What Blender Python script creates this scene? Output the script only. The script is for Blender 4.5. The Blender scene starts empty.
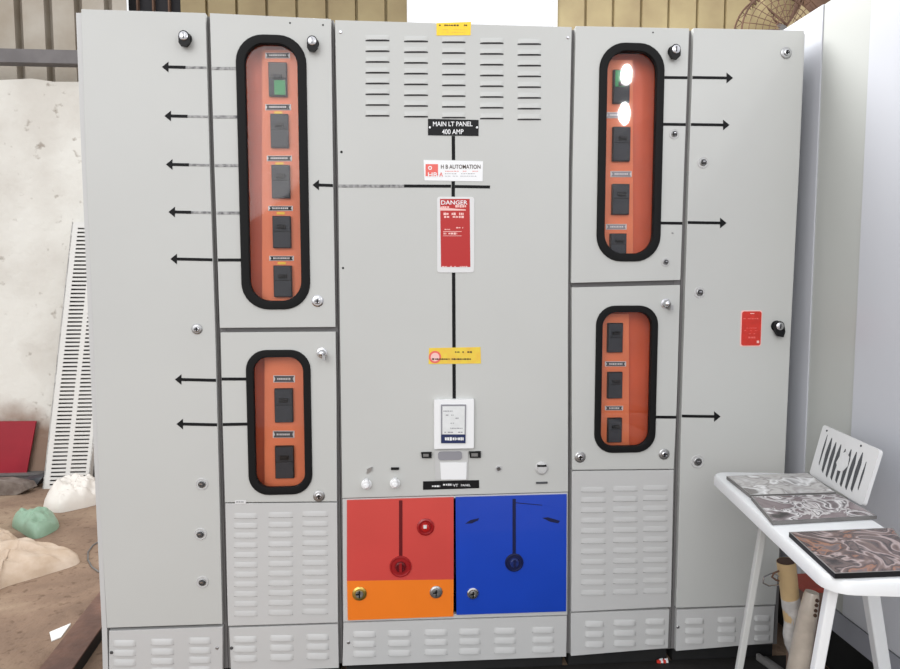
import bpy, bmesh, math, random
from mathutils import Vector, Matrix, noise
from mathutils.geometry import tessellate_polygon
random.seed(7)
S = bpy.context.scene
COL = S.collection
PI = math.pi
# ------------------------------------------------------------------ camera
F = 690.0
yaw, pitch, roll = math.radians(4.5509), math.radians(4.6815), math.radians(-0.028)
fw = Vector((math.sin(yaw)*math.cos(pitch), math.cos(yaw)*math.cos(pitch), -math.sin(pitch)))
r0 = Vector((math.cos(yaw), -math.sin(yaw), 0)); u0 = r0.cross(fw)
cr = math.cos(roll)*r0 + math.sin(roll)*u0
cu = -math.sin(roll)*r0 + math.cos(roll)*u0
CP = Vector((0, -2.2, 1.33))
cam = bpy.data.cameras.new('camera'); co = bpy.data.objects.new('camera', cam); COL.objects.link(co)
M3 = Matrix((cr, cu, -fw)).transposed().to_4x4(); M3.translation = CP
co.matrix_world = M3
cam.sensor_width = 36; cam.lens = F/900*36; cam.clip_start = 0.05
S.camera = co

def ray(px, py): return fw*F + cr*(px-450) + cu*(334.5-py)
def W(px, py, y=0.0):
    d = ray(px, py); t = (y-CP.y)/d.y; return CP + d*t
def G(px, py, z=0.0):
    d = ray(px, py); t = (z-CP.z)/d.z; return CP + d*t
def XP(px, py, x):
    d = ray(px, py); t = (x-CP.x)/d.x; return CP + d*t
def RP(px, py, p0, n):
    d = ray(px, py); t = (p0-CP).dot(n)/d.dot(n); return CP + d*t
def XZ(px, py, y=0.0):
    p = W(px, py, y); return (p.x, p.z)

# ------------------------------------------------------------------ materials
def mat(name, col, rough=.5, metal=0., noise_amt=0., scale=8., bump=0., col2=None, spec=.5, coat=0., bscale=None):
    m = bpy.data.materials.new(name); m.use_nodes = True
    nt = m.node_tree; b = nt.nodes['Principled BSDF']
    b.inputs['Base Color'].default_value = (*col, 1); b.inputs['Roughness'].default_value = rough
    b.inputs['Metallic'].default_value = metal; b.inputs['Specular IOR Level'].default_value = spec
    b.inputs['Coat Weight'].default_value = coat
    tc = nt.nodes.new('ShaderNodeTexCoord')
    n = nt.nodes.new('ShaderNodeTexNoise'); n.inputs['Scale'].default_value = scale; n.inputs['Detail'].default_value = 6
    nt.links.new(tc.outputs['Object'], n.inputs['Vector'])
    if noise_amt or col2:
        mx = nt.nodes.new('ShaderNodeMix'); mx.data_type = 'RGBA'
        c2 = col2 or tuple(c*(1-noise_amt) for c in col)
        mx.inputs[6].default_value = (*col, 1); mx.inputs[7].default_value = (*c2, 1)
        rp = nt.nodes.new('ShaderNodeMapRange'); rp.inputs[1].default_value = .35; rp.inputs[2].default_value = .65
        nt.links.new(n.outputs['Fac'], rp.inputs[0]); nt.links.new(rp.outputs[0], mx.inputs[0])
        nt.links.new(mx.outputs[2], b.inputs['Base Color'])
    if bump:
        n2 = nt.nodes.new('ShaderNodeTexNoise'); n2.inputs['Scale'].default_value = bscale or scale*3; n2.inputs['Detail'].default_value = 8
        nt.links.new(tc.outputs['Object'], n2.inputs['Vector'])
        bp = nt.nodes.new('ShaderNodeBump'); bp.inputs['Strength'].default_value = bump; bp.inputs['Distance'].default_value = .02
        nt.links.new(n2.outputs['Fac'], bp.inputs['Height']); nt.links.new(bp.outputs[0], b.inputs['Normal'])
    return m
def srgb(r, g, b):
    f = lambda c: (c/255/12.92 if c/255 <= .04045 else ((c/255+.055)/1.055)**2.4)
    return (f(r), f(g), f(b))
PANEL = mat('panel_paint', srgb(190, 191, 188), .42, noise_amt=.05, scale=1.5)
PANEL2 = mat('plinth_paint', srgb(192, 192, 191), .45, noise_amt=.04, scale=3)
SEAL = mat('seal_dark', srgb(66, 65, 66), .7)
GAPG = mat('gap_grey', srgb(112, 110, 110), .6)
RUBBER = mat('black_rubber', srgb(13, 13, 14), .6, spec=.2)
BLACK = mat('black_plastic', srgb(14, 14, 16), .5, spec=.25)
DARKGREY = mat('breaker_grey', srgb(54, 58, 64), .5, spec=.2)
BREAKTOP = mat('breaker_top', srgb(70, 66, 64), .5)
GREEN = mat('green_label', srgb(30, 150, 84), .5)
ORANGE = mat('orange_plate', srgb(238, 130, 84), .5, noise_amt=.08, scale=9)
ORANGE2 = mat('orange_plate_deep', srgb(226, 100, 58), .45, noise_amt=.15, scale=6)
CHROME = mat('chrome', srgb(205, 205, 208), .22, 1.)
ZINC = mat('zinc', srgb(170, 170, 170), .35, .9)
BRASS = mat('brass', srgb(200, 170, 90), .3, .9)
LINE = mat('black_tape', srgb(14, 14, 16), .6, spec=.2)
FADE = mat('faded_tape', srgb(90, 90, 92), .6, col2=srgb(165, 165, 164), scale=70)
WHITE = mat('white_plastic', srgb(232, 233, 234), .35)
PLATEW = mat('white_plate', srgb(214, 214, 214), .35)
REDP = mat('red_sticker', srgb(176, 28, 26), .35)
REDT = mat('red_tag', srgb(205, 50, 38), .4, noise_amt=.15, scale=60)
PINK = mat('pale_pink_edge', srgb(236, 190, 184), .5)
PINK2 = mat('coral_print', srgb(225, 100, 92), .5)
YEL = mat('yellow_label', srgb(228, 202, 66), .45, col2=srgb(228, 186, 66), scale=40)
YEL2 = mat('yellow_sticker', srgb(244, 204, 40), .45)
INK = mat('dark_ink', srgb(60, 40, 26), .6)
NAVY = mat('navy_strip', srgb(22, 38, 84), .4)
SCREEN = mat('grey_screen', srgb(140, 140, 146), .25)
LCD = mat('pale_display', srgb(222, 224, 224), .3, noise_amt=.08, scale=60)
CORAL = mat('red_cover_paint', srgb(204, 72, 66), .3, noise_amt=.06, scale=5, coat=.3)
ORG = mat('orange_cover_paint', srgb(238, 124, 32), .35, noise_amt=.05, scale=5)
BLUE = mat('blue_cover_paint', srgb(20, 66, 180), .3, noise_amt=.12, scale=3, coat=.3)
BLUED = mat('dark_blue_recess', srgb(12, 22, 66), .35)
BLUEM = mat('mid_blue_knob', srgb(32, 48, 110), .3)
REDD = mat('dark_red_recess', srgb(96, 8, 18), .35)
REDM = mat('dark_red_knob', srgb(150, 24, 28), .3)
ENC = mat('white_enclosure_paint', srgb(192, 194, 200), .3, noise_amt=.03, scale=1.5)
ENCREFL = mat('enclosure_reflected_grey', srgb(180, 182, 178), .35)  # tone of a reflection, put into the enclosure colour
ENCB = mat('enclosure_plinth_paint', srgb(150, 152, 160), .5)
DARKST = mat('black_steel_and_shade', srgb(22, 22, 23), .7, noise_amt=.4, scale=20)
MAT = mat('black_mat', srgb(34, 31, 29), .75, noise_amt=.4, scale=9, bump=.2)
RUST = mat('rusty_steel', srgb(118, 86, 72), .6, col2=srgb(94, 68, 58), scale=14, bump=.2)
TRAYW = mat('white_tray_paint', srgb(216, 215, 211), .45)
GREYST = mat('grey_steel', srgb(120, 118, 116), .6, noise_amt=.3, scale=10)
WOODG = mat('weathered_timber', srgb(138, 128, 120), .85, col2=srgb(104, 92, 84), scale=12, bump=.4)
REDSH = mat('red_sheet', srgb(160, 28, 46), .4, noise_amt=.2, scale=4)
GIRT = mat('girt_steel', srgb(112, 108, 108), .7, noise_amt=.2, scale=10)
SHA = mat('aged_grey_sheet', srgb(172, 164, 152), .6, col2=srgb(150, 138, 122), scale=3)
SHB = mat('ochre_sheet', srgb(152, 136, 98), .6, col2=srgb(132, 114, 80), scale=3)
SHC = mat('beige_sheet', srgb(174, 158, 118), .6, col2=srgb(150, 132, 98), scale=2.5)
VOID = mat('dark_backdrop', srgb(34, 32, 36), .8, noise_amt=.3, scale=8)
BROWN = mat('rusted_brown', srgb(112, 84, 66), .8, col2=srgb(84, 60, 48), scale=10)
BAGW = mat('white_sheet_plastic', srgb(226, 220, 212), .4, noise_amt=.06, scale=9)
BAGG = mat('green_sheet_plastic', srgb(138, 168, 144), .4, noise_amt=.12, scale=14)
SACK = mat('woven_sack_cloth', srgb(206, 188, 170), .8, col2=srgb(184, 162, 140), scale=9, bump=.3, bscale=22)
PAPER = mat('white_paper', srgb(238, 238, 234), .6)
TAN = mat('tan_cardboard', srgb(196, 168, 124), .6, noise_amt=.15, scale=14)
TANEND = mat('brown_tube_mouth', srgb(70, 48, 36), .7)
PLAST = mat('clear_wrap', srgb(206, 202, 198), .18, noise_amt=.3, scale=30, coat=.6)
BROWNC = mat('brown_cardboard', srgb(120, 96, 84), .8, noise_amt=.3, scale=15)
REDB = mat('red_lid', srgb(150, 62, 48), .6)
TABLE = mat('white_table_plastic', srgb(226, 228, 229), .35)
SLOT = mat('dark_slot', srgb(74, 76, 80), .5, noise_amt=.2, scale=60)

def swirl(name, cols, sc, dist, rough=.25):
    m = bpy.data.materials.new(name); m.use_nodes = True; nt = m.node_tree; b = nt.nodes['Principled BSDF']
    tc = nt.nodes.new('ShaderNodeTexCoord'); n = nt.nodes.new('ShaderNodeTexNoise')
    n.inputs['Scale'].default_value = sc; n.inputs['Detail'].default_value = 3; n.inputs['Distortion'].default_value = dist
    r = nt.nodes.new('ShaderNodeValToRGB'); nt.links.new(tc.outputs['Object'], n.inputs['Vector']); nt.links.new(n.outputs['Fac'], r.inputs[0])
    el = r.color_ramp.elements
    for i, (p, c) in enumerate(cols):
        e = el[i] if i < 2 else el.new(p)
        e.position = p; e.color = (*srgb(*c), 1)
    nt.links.new(r.outputs[0], b.inputs['Base Color']); b.inputs['Roughness'].default_value = rough
    return m
SW1 = swirl('grey_foil_print', [(.34, (120, 116, 114)), (.42, (235, 235, 235)), (.47, (150, 146, 144)), (.52, (196, 194, 192)), (.6, (168, 164, 162)), (.7, (214, 214, 214))], 10, .5)
SW2 = swirl('mauve_foil_print', [(.32, (48, 44, 44)), (.4, (120, 110, 112)), (.45, (228, 226, 226)), (.475, (74, 66, 68)), (.51, (206, 202, 202)), (.54, (112, 100, 102)), (.7, (140, 128, 130))], 12, .9)
SW3 = swirl('brown_swirl_print', [(.32, (50, 44, 48)), (.4, (104, 90, 88)), (.44, (58, 48, 50)), (.475, (168, 152, 150)), (.5, (112, 94, 90)), (.55, (72, 60, 62)), (.585, (150, 108, 88)), (.61, (112, 98, 98)), (.7, (78, 72, 80))], 9, 1.1)

def glass_mat():
    m = bpy.data.materials.new('window_glass'); m.use_nodes = True; nt = m.node_tree; nt.nodes.clear()
    o = nt.nodes.new('ShaderNodeOutputMaterial'); t = nt.nodes.new('ShaderNodeBsdfTransparent'); g = nt.nodes.new('ShaderNodeBsdfGlossy')
    t.inputs[0].default_value = (.98, .97, .97, 1); g.inputs['Roughness'].default_value = .03
    f = nt.nodes.new('ShaderNodeFresnel'); f.inputs[0].default_value = 1.33; mx = nt.nodes.new('ShaderNodeMixShader')
    nt.links.new(f.outputs[0], mx.inputs[0]); nt.links.new(t.outputs[0], mx.inputs[1]); nt.links.new(g.outputs[0], mx.inputs[2]); nt.links.new(mx.outputs[0], o.inputs[0])
    return m
GLASS = glass_mat()

def plaster():
    m = bpy.data.materials.new('old_whitewashed_plaster'); m.use_nodes = True; nt = m.node_tree; b = nt.nodes['Principled BSDF']; b.inputs['Roughness'].default_value = .9
    L = nt.links.new
    tc = nt.nodes.new('ShaderNodeTexCoord'); sp = nt.nodes.new('ShaderNodeSeparateXYZ'); L(tc.outputs['Object'], sp.inputs[0])
    n1 = nt.nodes.new('ShaderNodeTexNoise'); n1.inputs['Scale'].default_value = 2.2; n1.inputs['Detail'].default_value = 9; L(tc.outputs['Object'], n1.inputs[0])
    n2 = nt.nodes.new('ShaderNodeTexNoise'); n2.inputs['Scale'].default_value = 14; n2.inputs['Detail'].default_value = 9; L(tc.outputs['Object'], n2.inputs[0])
    r = nt.nodes.new('ShaderNodeValToRGB'); L(n1.outputs['Fac'], r.inputs[0])
    r.color_ramp.elements[0].position = .36; r.color_ramp.elements[0].color = (*srgb(206, 202, 194), 1)
    r.color_ramp.elements[1].position = .58; r.color_ramp.elements[1].color = (*srgb(222, 220, 213), 1)
    # specks
    rs = nt.nodes.new('ShaderNodeValToRGB'); L(n2.outputs['Fac'], rs.inputs[0]); rs.color_ramp.elements[0].position = .27; rs.color_ramp.elements[1].position = .36
    rs.color_ramp.elements[0].color = (.45, .4, .36, 1); rs.color_ramp.elements[1].color = (1, 1, 1, 1)
    m1 = nt.nodes.new('ShaderNodeMix'); m1.data_type = 'RGBA'; m1.blend_type = 'MULTIPLY'; m1.inputs[0].default_value = .8
    L(r.outputs[0], m1.inputs[6]); L(rs.outputs[0], m1.inputs[7])
    # stains rising from the foot of the wall where the plaster has come off
    a = nt.nodes.new('ShaderNodeMath'); a.operation = 'MULTIPLY_ADD'; a.inputs[1].default_value = -1.6; a.inputs[2].default_value = .80; L(sp.outputs[2], a.inputs[0])
    c = nt.nodes.new('ShaderNodeMath'); c.operation = 'ADD'; L(a.outputs[0], c.inputs[0]); L(n1.outputs['Fac'], c.inputs[1])
    cr_ = nt.nodes.new('ShaderNodeMapRange'); cr_.inputs[1].default_value = .52; cr_.inputs[2].default_value = .75; L(c.outputs[0], cr_.inputs[0])
    m2 = nt.nodes.new('ShaderNodeMix'); m2.data_type = 'RGBA'; m2.inputs[7].default_value = (*srgb(140, 116, 100), 1)
    L(cr_.outputs[0], m2.inputs[0]); L(m1.outputs[2], m2.inputs[6]); L(m2.outputs[2], b.inputs['Base Color'])
    bp = nt.nodes.new('ShaderNodeBump'); bp.inputs['Strength'].default_value = .35; bp.inputs['Distance'].default_value = .02; L(n2.outputs['Fac'], bp.inputs['Height']); L(bp.outputs[0], b.inputs['Normal'])
    return m
PLASTER = plaster()
def dust_floor():
    m = bpy.data.materials.new('dusty_earth_floor'); m.use_nodes = True; nt = m.node_tree; b = nt.nodes['Principled BSDF']; b.inputs['Roughness'].default_value = .95
    L = nt.links.new; tc = nt.nodes.new('ShaderNodeTexCoord')
    n1 = nt.nodes.new('ShaderNodeTexNoise'); n1.inputs['Scale'].default_value = 2.5; n1.inputs['Detail'].default_value = 8; n1.inputs['Distortion'].default_value = .6; L(tc.outputs['Object'], n1.inputs[0])
    r = nt.nodes.new('ShaderNodeValToRGB'); L(n1.outputs['Fac'], r.inputs[0]); e = r.color_ramp.elements
    e[0].position = .3; e[0].color = (*srgb(114, 93, 78), 1); e[1].position = .66; e[1].color = (*srgb(160, 138, 116), 1)
    x = e.new(.5); x.color = (*srgb(140, 116, 97), 1)
    n2 = nt.nodes.new('ShaderNodeTexNoise'); n2.inputs['Scale'].default_value = 30; n2.inputs['Detail'].default_value = 10; L(tc.outputs['Object'], n2.inputs[0])
    rs = nt.nodes.new('ShaderNodeValToRGB'); L(n2.outputs['Fac'], rs.inputs[0]); rs.color_ramp.elements[0].position = .3; rs.color_ramp.elements[1].position = .42
    rs.color_ramp.elements[0].color = (.5, .45, .4, 1)
    m1 = nt.nodes.new('ShaderNodeMix'); m1.data_type = 'RGBA'; m1.blend_type = 'MULTIPLY'; m1.inputs[0].default_value = .8
    L(r.outputs[0], m1.inputs[6]); L(rs.outputs[0], m1.inputs[7]); L(m1.outputs[2], b.inputs['Base Color'])
    bp = nt.nodes.new('ShaderNodeBump'); bp.inputs['Strength'].default_value = .5; bp.inputs['Distance'].default_value = .02; L(n2.outputs['Fac'], bp.inputs['Height']); L(bp.outputs[0], b.inputs['Normal'])
    return m
EARTH = dust_floor()

# ------------------------------------------------------------------ mesh builder
_txt = {}
def text_mesh(s):
    if s in _txt: return _txt[s]
    c = bpy.data.curves.new('t', 'FONT'); c.body = s; c.size = 1; c.resolution_u = 3; c.offset = .012
    o = bpy.data.objects.new('t', c); COL.objects.link(o)
    dg = bpy.context.evaluated_depsgraph_get(); me = bpy.data.meshes.new_from_object(o.evaluated_get(dg))
    vs = [v.co.copy() for v in me.vertices]; fs = [tuple(p.vertices) for p in me.polygons]
    bpy.data.objects.remove(o); bpy.data.meshes.remove(me); bpy.data.curves.remove(c)
    x0 = min(v.x for v in vs); x1 = max(v.x for v in vs); y0 = min(v.y for v in vs); y1 = max(v.y for v in vs)
    vs = [((v.x-x0)/(x1-x0), (v.y-y0)/(y1-y0)) for v in vs]
    _txt[s] = (vs, fs); return _txt[s]

class MB:
    def __init__(s): s.v = []; s.f = []; s.m = []; s.mats = []
    def mi(s, m):
        if m not in s.mats: s.mats.append(m)
        return s.mats.index(m)
    def add(s, vs, fs, m):
        b = len(s.v); i = s.mi(m); s.v += [Vector(v) for v in vs]
        for f in fs: s.f.append(tuple(b+k for k in f)); s.m.append(i)
    def box(s, a, b, m):
        x0, y0, z0 = a; x1, y1, z1 = b
        vs = [(x0,y0,z0),(x1,y0,z0),(x1,y1,z0),(x0,y1,z0),(x0,y0,z1),(x1,y0,z1),(x1,y1,z1),(x0,y1,z1)]
        s.add(vs, [(0,3,2,1),(4,5,6,7),(0,1,5,4),(1,2,6,5),(2,3,7,6),(3,0,4,7)], m)
    def hexa(s, bot, top, m):      # two quads
        s.add(list(bot)+list(top), [(0,3,2,1),(4,5,6,7),(0,1,5,4),(1,2,6,5),(2,3,7,6),(3,0,4,7)], m)
    def plate(s, outer, holes, y0, y1, m, mside=None):     # polygon (X,Z) in a plane of constant Y, front at y0
        loops = [outer]+list(holes)
        flat = [p for l in loops for p in l]
        tris = tessellate_polygon([[Vector((p[0], p[1], 0)) for p in l] for l in loops])
        n = len(flat)
        fr = []
        for t in tris:
            a, b, c = [Vector(flat[i]) for i in t]
            ar = (b-a).cross(c-a) if False else (b.x-a.x)*(c.y-a.y)-(b.y-a.y)*(c.x-a.x)
            if abs(ar) < 1e-12: continue
            fr.append(tuple(t) if ar > 0 else tuple(reversed(t)))
        s.add([(p[0], y0, p[1]) for p in flat]+[(p[0], y1, p[1]) for p in flat],
              fr+[tuple(n+i for i in reversed(t)) for t in fr], m)
        k = 0; sides = []
        for l in loops:
            L_ = len(l); area = sum(l[i][0]*l[(i+1) % L_][1]-l[(i+1) % L_][0]*l[i][1] for i in range(L_))
            fl = (area > 0) == (l is outer)
            for i in range(L_):
                a, b = k+i, k+(i+1) % L_
                sides.append((b, a, a+n, b+n) if fl else (a, b, b+n, a+n))
            k += L_
        s.add([(p[0], y0, p[1]) for p in flat]+[(p[0], y1, p[1]) for p in flat], sides, mside or m)
    def pq(s, pts, y0, y1, m, holes=()): s.plate([XZ(x, y) for x, y in pts], holes, y0, y1, m)   # pixel polygon on the front plane
    def cyl(s, a, b, r, m, r2=None, n=20, cap=True, mcap=None):
        a = Vector(a); b = Vector(b); d = (b-a).normalized(); r2 = r if r2 is None else r2
        h = Vector((0,0,1)) if abs(d.z) < .9 else Vector((1,0,0)); e1 = d.cross(h).normalized(); e2 = d.cross(e1)
        vs = [a+(e1*math.cos(t)+e2*math.sin(t))*r for t in [2*PI*i/n for i in range(n)]]+[b+(e1*math.cos(t)+e2*math.sin(t))*r2 for t in [2*PI*i/n for i in range(n)]]
        s.add(vs, [(i, (i+1) % n, n+(i+1) % n, n+i) for i in range(n)], m)
        if cap:
            s.add(vs[:n], [tuple(reversed(range(n)))], mcap or m); s.add(vs[n:], [tuple(range(n))], mcap or m)
    def tube(s, pts, r, m, n=8, closed=False, rz=None):
        P = [Vector(p) for p in pts]; N = len(P); rings = []
        pe = None
        for i, p in enumerate(P):
            d = ((P[(i+1) % N]-P[i-1]) if closed else (P[min(i+1, N-1)]-P[max(i-1, 0)])).normalized()
            if pe is None:
                h = Vector((0,1,0)) if abs(d.y) < .9 else Vector((1,0,0)); e1 = d.cross(h).normalized()
            else: e1 = (pe-d*pe.dot(d)).normalized()
            pe = e1; e2 = d.cross(e1); rr = r[i] if isinstance(r, (list, tuple)) else r
            rings += [p+(e1*math.cos(t)+e2*math.sin(t))*rr for t in [2*PI*k/n for k in range(n)]]
        fs = []
        for i in range(N if closed else N-1):
            j = (i+1) % N
            for k in range(n): fs.append((i*n+k, i*n+(k+1) % n, j*n+(k+1) % n, j*n+k))
        if not closed: fs += [tuple(reversed(range(n))), tuple((N-1)*n+k for k in range(n))]
        s.add(rings, fs, m)
    def lathe(s, c, prof, m, n=20, ax=Vector((0,-1,0))):   # profile (distance along ax, radius)
        c = Vector(c); h = Vector((0,0,1)) if abs(ax.z) < .9 else Vector((1,0,0)); e1 = ax.cross(h).normalized(); e2 = ax.cross(e1)
        vs = []; 
        for (d, r) in prof: vs += [c+ax*d+(e1*math.cos(t)+e2*math.sin(t))*max(r, 1e-5) for t in [2*PI*k/n for k in range(n)]]
        fs = [(i*n+k, i*n+(k+1) % n, (i+1)*n+(k+1) % n, (i+1)*n+k) for i in range(len(prof)-1) for k in range(n)]
        fs.append(tuple((len(prof)-1)*n+k for k in range(n)))
        s.add(vs, fs, m)
    def text(s, str_, p00, p11, y, m):       # text stretched between two pixel corners (lower-left, upper-right) on plane y
        vs, fs = text_mesh(str_)
        (ax, ay), (bx, by) = p00, p11
        P = [W(ax+(bx-ax)*u, ay+(by-ay)*v, y) for u, v in vs]
        s.add(P, fs, m)
    def build(s, name, parent=None, smooth=None, bevel=0, label=None, root=None):
        org = Vector((0,0,0))
        r = root if root is not None else parent
        q = r
        while q is not None:
            org += Vector(q.location); q = q.parent
        if r is None:
            x0 = min(v.x for v in s.v); x1 = max(v.x for v in s.v); y0 = min(v.y for v in s.v); y1 = max(v.y for v in s.v); z0 = min(v.z for v in s.v)
            org = Vector(((x0+x1)/2, (y0+y1)/2, z0))
        me = bpy.data.meshes.new(name); me.from_pydata([tuple(v-org) for v in s.v], [], s.f)
        for m in s.mats: me.materials.append(m)
        me.polygons.foreach_set('material_index', s.m); me.update()
        bm = bmesh.new(); bm.from_mesh(me); bmesh.ops.remove_doubles(bm, verts=bm.verts, dist=1e-6)
        bmesh.ops.recalc_face_normals(bm, faces=bm.faces) if smooth != 'keep' else None
        bm.to_mesh(me); bm.free()
        o = bpy.data.objects.new(name, me); COL.objects.link(o)
        if parent is not None: o.parent = parent
        else: o.location = org
        if smooth:
            for p in me.polygons: p.use_smooth = True
            me.set_sharp_from_angle(angle=math.radians(smooth if smooth != 'keep' else 40))
        if bevel:
            b = o.modifiers.new('bevel', 'BEVEL'); b.width = bevel; b.segments = 2; b.limit_method = 'ANGLE'; b.angle_limit = math.radians(50)
        if label: o['label'] = label
        return o
def tag(o, label, cat, group=None):
    o['label'] = label; o['category'] = cat
    if group: o['group'] = group
    return o
def struct(o): o['kind'] = 'structure'; return o
def empty(name, loc, label, cat, group=None):
    o = bpy.data.objects.new(name, None); o.location = loc; COL.objects.link(o); o.empty_display_size = .1
    return tag(o, label, cat, group)
def rrect(x0, x1, z0, z1, r, n=8):
    out = []
    for cx, cz, a in ((x1-r, z1-r, 0), (x0+r, z1-r, PI/2), (x0+r, z0+r, PI), (x1-r, z0+r, 3*PI/2)):
        for i in range(n+1):
            t = a+PI/2*i/n; out.append((cx+r*math.cos(t), cz+r*math.sin(t)))
    return out
def shear(pts, x0, x1, z0, z1, dt, db):      # widen/shift rows so the window follows its door
    return pts

# ------------------------------------------------------------------ louvers
def louver(mb, x0, x1, yb, h, m, y=0.0, d=.0085, slot=.0012):
    a = W(x0, yb, y); b = W(x1, yb, y); hz = h*2.2/F/.99
    n = 10; us = [0, .05, .1, .16, .3, .5, .7, .84, .9, .95, 1]
    sc = [0, .45, .75, .95, 1, 1, 1, .95, .75, .45, 0]
    rows = []
    for v, dep in ((1, 0), (.82, .35), (.5, .72), (.18, .96), (0, 1.0)):
        rows.append([Vector((a.x+(b.x-a.x)*u, y-.0003-d*dep*q, a.z+slot+(b.z-a.z)*u+(hz-slot)*v)) for u, q in zip(us, sc)])
    vs = [p for r_ in rows for p in r_]; N = len(us)
    mb.add(vs, [(i*N+k, (i+1)*N+k, (i+1)*N+k+1, i*N+k+1) for i in range(4) for k in range(N-1)], m)
    lo = rows[-1]; bk = [Vector((p.x, y-.0004, p.z-slot)) for p in lo]; lo = [Vector((p.x, y-.0004, p.z)) for p in lo]
    mb.add(lo+bk, [(k, N+k, N+k+1, k+1) for k in range(N-1)], SEAL)
    hd = rows[-1]; mb.add(hd+lo, [(k, N+k, N+k+1, k+1) for k in range(N-1)], SEAL)
def vents(cols, rows, h, parent, m, y=0.0, d=.0085, slot=.0012):   # cols: (x0,x1) px; rows: function(col x) -> bottom y px; every louver its own mesh
    for c in cols:
        for yb in rows((c[0]+c[1])/2):
            mb = MB(); louver(mb, c[0], c[1], yb, h, m, y, d, slot); mb.build('louver', parent, smooth=60)

# ------------------------------------------------------------------ small fittings (sub-parts of a door)
def small(parent, name, fn, label=None, smooth=35):
    mb = MB(); fn(mb); return mb.build(name, parent, smooth=smooth, label=label)
def knob_lock(parent, px, py, drop=0):
    c = W(px, py-2)
    def f(mb):
        mb.lathe(c, [(0, .018), (.002, .0185), (.003, .0135), (.012, .0135), (.014, .012)], BLACK)
        z = c.z
        pts = [(c.x+.0155*math.cos(a_), z+.002+.0155*math.sin(a_)) for a_ in [PI*k/8 for k in range(9)]]+[(c.x-.0155+.0025*drop, z-.018), (c.x-.010+.006*drop, z-.026-.006*drop), (c.x+.006+.008*drop, z-.028-.008*drop), (c.x+.0155+.004*drop, z-.018)]
        mb.plate(pts, [], -.024, -.010, BLACK)
        mb.lathe(c+Vector((0, -.022, .001)), [(0, .0135), (.004, .0130), (.006, .010)], CHROME)
        mb.box((c.x-.0012, -.0305, c.z-.007), (c.x+.0012, -.0275, c.z+.009), BLACK)
    return small(parent, 'knob', f, 'black knob with a chrome cap')
def turn_lock(parent, px, py, r=.0185, ins=ZINC):
    c = W(px, py)
    def f(mb):
        mb.lathe(c, [(0, r), (.002, r), (.004, r*.86), (.0045, r*.72)], ins)
        mb.lathe(c+Vector((0, -.003, 0)), [(0, r*.55), (.006, r*.52), (.007, r*.40), (.004, r*.36), (.004, 0)], CHROME)
        mb.box((c.x-.002, -.009, c.z-r*.33), (c.x+.002, -.006, c.z+r*.33), BLACK)
        mb.box((c.x-r*.3, -.0088, c.z-.0018), (c.x+r*.3, -.006, c.z+.0018), BLACK)
    return small(parent, 'lock', f)
def plug(parent, px, py, r=.012):
    c = W(px, py)
    def f(mb):
        mb.lathe(c, [(0, r*1.65), (.0018, r*1.6), (.0024, r*1.45), (.0012, r*1.35), (.0012, r)], PANEL2, n=28)
        mb.lathe(c, [(0, r*1.02), (.004, r*.98), (.005, r*.85), (.003, r*.75)], ZINC)
        mb.lathe(c+Vector((.001, 0, .001)), [(0, r*.72), (.008, r*.68), (.010, r*.5)], SEAL)
        mb.box((c.x-r*.4, -.0115, c.z+r*.1), (c.x+r*.3, -.0095, c.z+r*.35), CHROME)
    return small(parent, 'lock', f)
def bullet(parent, px, py):
    c = W(px, py)
    def f(mb):
        mb.lathe(c, [(0, .016), (.002, .0165), (.003, .012), (.016, .012), (.024, .009), (.028, .003)], CHROME)
        mb.box((c.x+.004, -.034, c.z-.020), (c.x+.013, -.010, c.z-.004), ZINC)
    return small(parent, 'lock', f, 'chrome bullet-shaped lock')
def screw(parent, px, py, r=.0055, m=CHROME):
    c = W(px, py)
    return small(parent, 'screw', lambda mb: mb.lathe(c, [(0, r), (.001, r), (.0028, r*.6)], m, n=12))
def hole(parent, px, py, r=.004):
    c = W(px, py)
    return small(parent, 'screw_hole', lambda mb: mb.lathe(c, [(-.001, r), (.0006, r)], BLACK, n=12))

def hline(parent, xa, ya, xb, yb, m=LINE, head=0, m2=None, th=3.0):
    """diagram bar between pixels; head=-1 arrow at a, +1 arrow at b"""
    mb = MB(); s_ = -.0009
    h = th/2
    if head < 0:
        mb.pq([(xa, ya), (xa+6.5, ya-5.3), (xa+6.5, ya+5.3)], s_, 0, LINE); xa += 6.4
    if head > 0:
        mb.pq([(xb, yb), (xb-6.5, yb+5.3), (xb-6.5, yb-5.3)], s_, 0, LINE); xb -= 6.4
    if m2:
        xm = xa+(xb-xa)*.45; ym = ya+(yb-ya)*.45
        mb.pq([(xa, ya-h), (xm, ym-h), (xm, ym+h), (xa, ya+h)], s_, 0, LINE if head < 0 else m)
        mb.pq([(xm, ym-h*.8), (xb, yb-h*.8), (xb, yb+h*.8), (xm, ym+h*.8)], s_, 0, m2)
    else:
        mb.pq([(xa, ya-h), (xb, yb-h), (xb, yb+h), (xa, ya+h)], s_, 0, m)
    return mb.build('diagram_arrow' if head else 'diagram_line', parent)
def vline(parent, xa, ya, xb, yb, th=3.4, m=LINE):
    mb = MB(); h = th/2; mb.pq([(xa-h, ya), (xa+h, ya), (xb+h, yb), (xb-h, yb)], -.0008, 0, m)
    return mb.build('diagram_line', parent)
def dashes(mb, x0, x1, y, h, m, yy=-.0018, seed=0, gap=.25):
    R = random.Random(seed*77+int(x0*3+y)); x = x0
    while x < x1-.4:
        w = R.uniform(.8, 2.6); e = min(x+w, x1); a = h*R.uniform(.6, 1)
        if R.random() > gap: mb.pq([(x, y-a/2), (e, y-a/2), (e, y+a/2), (x, y+a/2)], yy, yy+.0005, m)
        x = e+R.uniform(.3, .8)

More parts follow.
